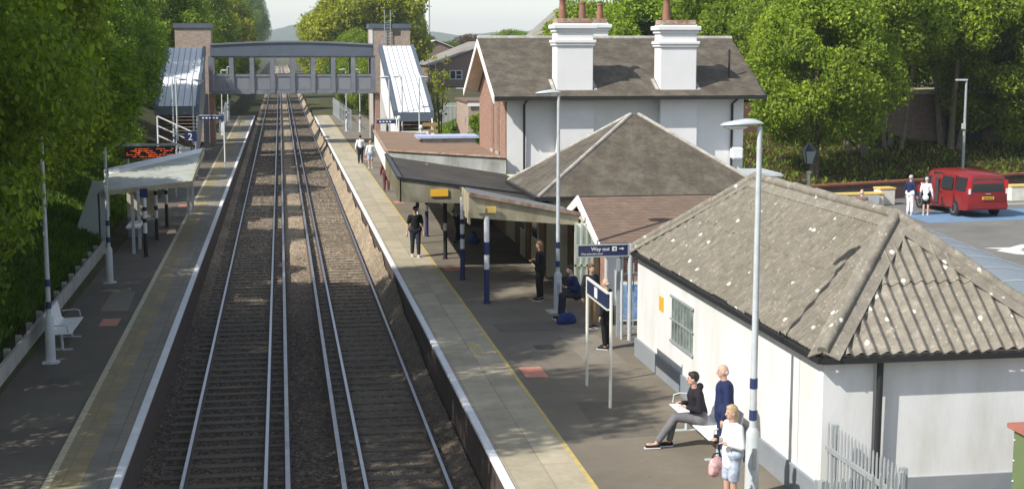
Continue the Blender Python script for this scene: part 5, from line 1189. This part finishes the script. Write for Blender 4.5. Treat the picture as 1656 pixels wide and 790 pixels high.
grass_patch('leaf_litter', 'brown leaf litter under the trees behind the car park', (20, 52), (66, 88), 60000, .08, 'leaf_brown', 4)
grass_patch('undergrowth', 'weeds on the ground beyond the right footbridge stair', (9.6, 24), (62, 130), 30000, .3, 'leaf_mid', 3)

# ------------------------------------------------------------------ people
def remesh(mb, name, mat, parent, voxel, smooth_it=4):
    me = bpy.data.meshes.new(name); me.from_pydata([tuple(p) for p in mb.v], [], mb.f); o = bpy.data.objects.new(name, me); COL.objects.link(o)
    m1 = o.modifiers.new('r', 'REMESH'); m1.mode = 'VOXEL'; m1.voxel_size = voxel; m1.use_smooth_shade = True
    m2 = o.modifiers.new('s', 'SMOOTH'); m2.iterations = smooth_it; m2.factor = .5
    bpy.context.view_layer.update(); dg = bpy.context.evaluated_depsgraph_get()
    m = bpy.data.meshes.new_from_object(o.evaluated_get(dg)); bpy.data.objects.remove(o)
    m.materials.clear(); m.materials.append(mat); m.polygons.foreach_set('use_smooth', [True]*len(m.polygons)); m.name = name
    r_ = bpy.data.objects.new(name, m); COL.objects.link(r_); r_.parent = parent; return r_
def person(loc, rz, label, H=1.72, pose='stand', top=None, bottom=None, shoes=None, hair='hair_dark', hair_len=0, coat=0, sleeves=1.0, shorts=False, arms=((-.03,.02),(.03,.02)), stride=.0, bald=False, vox=.014, head_turn=0, elbow=0, lean=0, seat=.46, group=None, collar=None, legs_over=None, width=1.0, skirt=False):
    t = thing('person', label, 'person', loc, rz, group); k = H/1.72
    def S_(x, y, z): return Vector((x*k, y*k, z*k))
    W = width
    if pose == 'sit':
        hip = seat/k+.08; ph = [S_(s*.09, 0, hip) for s in (-1, 1)]
        kn = [S_(-.10, .43, hip+.04), S_(.10, .42, hip+.0)]; an = [S_(-.02, .72, .20), S_(.12, .50, .09)] if legs_over else [S_(-.12, .46, .09), S_(.12, .46, .09)]
        if legs_over: kn[0] = S_(-.06, .44, hip+.05); an[0] = S_(.0, .76, .10)
        ch = S_(0, .02+lean, hip+.50); base = S_(0, 0, hip)
    else:
        hip = .92; ph = [S_(s*.09*W, 0, hip) for s in (-1, 1)]
        kn = [S_(-.095*W, .03+stride*.45, .49), S_(.095*W, .03-stride*.4, .49)]; an = [S_(-.1*W, stride, .085), S_(.1*W, -stride, .085+abs(stride)*.15)]
        ch = S_(0, lean, hip+.48); base = S_(0, 0, hip)
    neck = ch+S_(0, .0, .045); head = neck+S_(0, .03+lean*.3, .165)
    sh = [ch+S_(s*.175*W, -.01, -.02) for s in (-1, 1)]
    el = []; wr = []; hd = []
    for i, s in enumerate((-1, 1)):
        ax, ay = arms[i]; e = sh[i]+S_(s*.05+ax, ay-.02, -.285); el.append(e)
        if elbow: w_ = e+S_(-s*.10, .2*elbow, .05*elbow-.06*(1-elbow))
        else: w_ = e+S_(s*.01+ax*.5, .06+ay*.7, -.25)
        wr.append(w_); hd.append((w_-e).normalized())
    # body: one continuous surface
    b = MB(); c = b.cap
    c(base, base.lerp(ch, .45), .135*k*W, .125*k*W); c(base.lerp(ch, .4), ch+S_(0,0,-.08), .125*k*W, .135*k*W); c(sh[0]+S_(.05,0,-.03), sh[1]+S_(-.05,0,-.03), .085*k, .085*k)
    c(ph[0], ph[1], .12*k*W, .12*k*W); c(neck+S_(0,0,-.06), head+S_(0,0,-.05), .058*k, .055*k)
    b.ell(head, (.076*k, .094*k, .115*k)); b.ell(head+S_(0,.03,-.06), (.055*k,.06*k,.06*k))
    ct, st = math.cos(head_turn), math.sin(head_turn)
    def HV(x, y, z): return head+S_(x*ct-y*st, x*st+y*ct, z)
    c(HV(0,.085,.005), HV(0,.108,-.028), .012*k, .017*k); c(HV(-.075,.0,.0), HV(-.078,.0,-.035), .016*k, .012*k); c(HV(.075,.0,.0), HV(.078,.0,-.035), .016*k, .012*k)
    for i, s in enumerate((-1, 1)):
        c(ph[i], kn[i], .088*k*W, .058*k); c(kn[i], kn[i].lerp(an[i], .35), .056*k, .056*k); c(kn[i].lerp(an[i], .35), an[i], .056*k, .037*k)
        fd = S_(0, .15, -.045) if not (legs_over and i == 0) else S_(0, .15, -.02); c(an[i]+S_(0,-.03,-.035), an[i]+fd, .038*k, .034*k)
        c(sh[i], el[i], .05*k, .038*k); c(el[i], wr[i], .039*k, .026*k)
        d = hd[i]; side = d.cross(Vector((0,0,1)) if abs(d.z) < .9 else Vector((0,1,0))).normalized(); nrm = d.cross(side)
        pal = wr[i]+d*.055*k; c(wr[i]+d*.02*k, pal, .027*k, .033*k)
        for j in range(4):
            o_ = side*(j-1.5)*.021*k; L = (.07,.08,.075,.058)[j]*k; a0 = pal+d*.02*k+o_; a1 = a0+d*L*.5; c(a0, a1, .011*k, .0105*k); c(a1, a1+(d*.75+nrm*.6).normalized()*L*.5, .0105*k, .009*k)
        a0 = wr[i]+d*.02*k+side*.026*k*(1 if i else -1); c(a0, a0+(d*.6+side*.55*(1 if i else -1)+nrm*.3).normalized()*.06*k, .013*k, .01*k)
    remesh(b, 'body', M['skin'], t, vox, 3)
    # face details
    mb = MB()
    for s in (-1, 1): MB().ell(HV(s*.031,.087,.012), (.012*k,.008*k,.008*k), 8, 6).build('eye', M['hair_dark'], t, world=False)
    mb = MB(); mb.ell(HV(0,.092,-.058), (.024*k,.008*k,.006*k), 8, 6); mb.build('mouth', plain('lips', (.4,.16,.13), .5, bmp=0) if 'lips' not in bpy.data.materials else bpy.data.materials['lips'], t, world=False)
    # hair
    hb = MB()
    if bald: hb.ell(HV(0,-.03,-.02), (.08*k,.078*k,.06*k))
    else:
        hb.ell(HV(0,-.018,.03), (.088*k,.098*k,.105*k)); hb.ell(HV(0,.03,.08), (.07*k,.06*k,.045*k))
        if hair_len: hb.cap(HV(0,-.05,.0), HV(0,-.07,-hair_len), .085*k, .06*k)
    remesh(hb, 'hair', M[hair], t, .016, 2)
    # trousers / shorts / skirt
    g = .016*k; tb = MB(); tb.cap(ph[0]+S_(0,0,.03), ph[1]+S_(0,0,.03), .13*k*W+g, .13*k*W+g); tb.cap(base, base+S_(0,0,.1), .138*k*W+g, .13*k*W+g)
    for i in (0, 1):
        e = kn[i].lerp(an[i], .86) if not shorts else ph[i].lerp(kn[i], .85)
        if shorts: tb.cap(ph[i], e, .1*k*W+g, .078*k+g)
        else: tb.cap(ph[i], kn[i], .092*k*W+g, .062*k+g); tb.cap(kn[i], e, .062*k+g, .048*k+g)
    if skirt: tb.cap(base, base+S_(0,0,-.4), .15*k, .19*k)
    remesh(tb, 'skirt' if skirt else 'shorts' if shorts else 'trousers', bottom, t, max(vox, .014), 5)
    # upper garment
    ub = MB(); ub.cap(base+S_(0,0,.10), base.lerp(ch, .5), .145*k*W+g, .135*k*W+g); ub.cap(base.lerp(ch, .4), ch+S_(0,0,-.09), .135*k*W+g, .14*k*W+g*.7); ub.cap(sh[0]+S_(.04,0,-.035), sh[1]+S_(-.04,0,-.035), .092*k+g*.6, .092*k+g*.6)
    if coat: ub.cap(base+S_(0,0,.12), base+S_(0,-.01,-coat), .15*k*W+g, .155*k*W+g)
    for i in (0, 1):
        ub.cap(sh[i], sh[i].lerp(el[i], min(1, sleeves*2)), .056*k+g, .045*k+g)
        if sleeves > .5: ub.cap(el[i], el[i].lerp(wr[i], min(1, (sleeves-.5)*2)*.95), .045*k+g, .036*k+g*.6)
    if collar: ub.cap(neck+S_(0,-.05,-.02), neck+S_(0,-.08,.02), .07*k, .07*k)
    remesh(ub, 'coat' if coat else 'top', top, t, max(vox, .014), 5)
    sb = MB()
    for i in (0, 1): fd = S_(0, .16, -.045); sb.cap(an[i]+S_(0,-.035,-.04), an[i]+fd, .046*k, .04*k)
    remesh(sb, 'shoes', shoes, t, .013, 3)
    sb = MB()
    for i in (0, 1): a = an[i]+S_(0,-.05,0); sb.box((a.x-.038*k, a.y-.02, an[i].z-.088*k), (a.x+.038*k, a.y+.26*k, an[i].z-.068*k))
    sb.build('soles', M['white_clean'], t, world=False)
    return t
c_black = cloth('black_cloth', (.012,.012,.014)); c_navy = cloth('navy_cloth', (.02,.03,.085)); c_jean = cloth('grey_jeans', (.16,.16,.17)); c_djean = cloth('dark_jeans', (.03,.035,.05))
c_white = cloth('white_cloth', (.78,.77,.77)); c_pink = cloth('pink_knit', (.75,.48,.5)); c_hood = cloth('black_hoodie', (.022,.02,.026)); c_shoe = cloth('black_shoes', (.02,.02,.02)); c_lshoe = cloth('light_shoes', (.5,.48,.45))
c_denim = plain('striped_denim', (.42,.48,.58), .85, var=.5, sc=9); c_blue = cloth('blue_bag_cloth', (.025,.05,.16)); c_maroon = cloth('maroon_cloth', (.16,.05,.05)); c_brownj = cloth('brown_jacket', (.18,.13,.11)); c_grey = cloth('grey_vest', (.2,.21,.23))
person((7.1, 23.4, 0), R(90), 'young man in a black hoodie and grey jeans sitting on the white bench', 1.72, 'sit', c_hood, c_jean, c_shoe, legs_over=True, vox=.01, lean=.05, elbow=1, collar=True, seat=.44, head_turn=R(-10))
person((7.22, 22.35, 0), R(80), 'grey haired man in a navy jacket standing by the white wall', 1.70, 'stand', c_navy, c_navy, c_shoe, hair='hair_grey', bald=True, coat=.1, vox=.01, width=1.06, elbow=0)
pw_ = person((6.6, 20.0, 0), R(105), 'fair haired woman in a white cardigan and shorts beside the near lamp post', 1.62, 'stand', c_white, c_denim, c_shoe, hair='hair_fair', hair_len=.1, coat=.12, shorts=True, vox=.01, elbow=1)
person((4.36, 47.2, 0), R(180), 'man in black t shirt and dark jeans walking on the right platform edge', 1.70, 'stand', c_black, c_djean, c_lshoe, sleeves=.35, stride=.1)
person((6.24, 50.6, 0), R(130), 'person in dark clothes and grey vest leaning by the second canopy post', 1.68, 'stand', c_grey, c_black, c_shoe, stride=.22, lean=-.02, elbow=1)
person((4.72, 86.8, 0), R(5), 'man in a white shirt and dark trousers walking away along the platform', 1.75, 'stand', c_white, c_djean, c_shoe, hair='hair_dark', vox=.02)
person((5.12, 83.4, 0), R(5), 'person in white top and pale shorts walking beside the white canopy side', 1.62, 'stand', c_white, c_denim, c_lshoe, hair='hair_fair', shorts=True, vox=.02)
person((5.02, 69.4, 0), 0, 'person in maroon trousers half hidden under the brown canopy', 1.7, 'stand', c_maroon, c_maroon, c_shoe, vox=.02)
person((7.0, 38.3, 0), R(60), 'woman with brown hair and black clothes standing at the canopy end', 1.66, 'stand', c_black, c_black, c_shoe, hair='hair_brown', hair_len=.22, elbow=1)
person((7.45, 35.5, 0), R(100), 'dark haired person in navy bending beside a blue bag', 1.62, 'sit', c_navy, c_djean, c_shoe, seat=.55, elbow=1, lean=.12)
person((7.36, 31.7, 0), R(60), 'balding man in a long dark coat standing by the gate railings', 1.66, 'stand', c_black, c_black, c_shoe, hair='hair_grey', bald=True, coat=.25)
person((7.55, 34.3, 0), R(200), 'brown haired person just behind the navy name board', 1.6, 'stand', c_djean, cloth('tan_trousers', (.35,.24,.12)), c_shoe, hair='hair_brown', hair_len=.15, vox=.018)
person((27.1, 58.35, -.26), R(-60), 'man in a navy jacket and white trousers beside the red van', 1.72, 'stand', c_navy, c_white, c_lshoe, hair='hair_grey', vox=.018)
person((27.75, 58.15, -.26), R(-40), 'woman in a white coat and dark skirt beside the open van door', 1.64, 'stand', c_white, c_black, c_lshoe, hair='hair_grey', coat=.12, shorts=True, vox=.018)
person((22.5, 52.8, -.27), R(-30), 'bald man in a brown jacket seen over the bungalow ridge', 1.72, 'stand', c_brownj, c_black, c_shoe, hair='hair_grey', bald=True, vox=.018)
# the things they have with them
def bag(loc, label, mat, r_=(.16,.11,.2), rz=0):
    t = thing('bag', label, 'bag', loc, rz); b = MB(); b.ell((0,0,r_[2]*.95), r_); b.cap((-r_[0]*.5,0,r_[2]*.5), (r_[0]*.5,0,r_[2]*.5), r_[1], r_[1]); remesh(b, 'body', mat, t, .02, 4)
    MB().tube([(-.08,0,r_[2]*1.8), (-.05,0,r_[2]*2.15), (.05,0,r_[2]*2.15), (.08,0,r_[2]*1.8)], .012, 6).build('handle', M['black_trim'], t, world=False); return t
bag((7.05, 34.9, 0), 'dark blue bag on the ground left of the navy name board', c_blue, (.25,.15,.15), .3)
bag((6.75, 50.3, .0), 'bright blue bag near the person in the grey vest', plain('bright_blue_cloth', (.03,.1,.32), .8), (.16,.13,.2))
bag((6.4, 20.15, .48), 'patterned white and red bag hanging from the hand of the woman in the cardigan', plain('patterned_cloth', (.6,.3,.3), .8, var=.7, sc=14, dirt=(.75,.72,.7), dsc=9), (.15,.07,.17), .4)
tag(MB().box((6.34, 20.05, 1.02), (6.41, 20.11, 1.16)).build('phone', M['blk'], bevel=.008), 'dark phone in the hands of the woman in the white cardigan', 'phone')
# concrete footing under the near canopy lamp
sheet('paving_slab', [(6.85,36.1),(7.4,36.1),(7.4,36.8),(6.85,36.8)], .03, M['kerb'], .028)

# ------------------------------------------------------------------ air
hz = MB().box((-4100, -320, -24), (4100, 4600, 95)).build('haze', None or M['white']); hz.data.materials.clear()
hm_ = bpy.data.materials.new('haze'); hm_.use_nodes = True; ht = hm_.node_tree; ht.nodes.clear()
ho = ht.nodes.new('ShaderNodeOutputMaterial'); hv = ht.nodes.new('ShaderNodeVolumePrincipled'); hv.inputs['Color'].default_value = (.82,.88,.96,1); hv.inputs['Density'].default_value = .00022
ht.links.new(hv.outputs[0], ho.inputs['Volume']); hz.data.materials.append(hm_); tag(hz, kind='stuff')
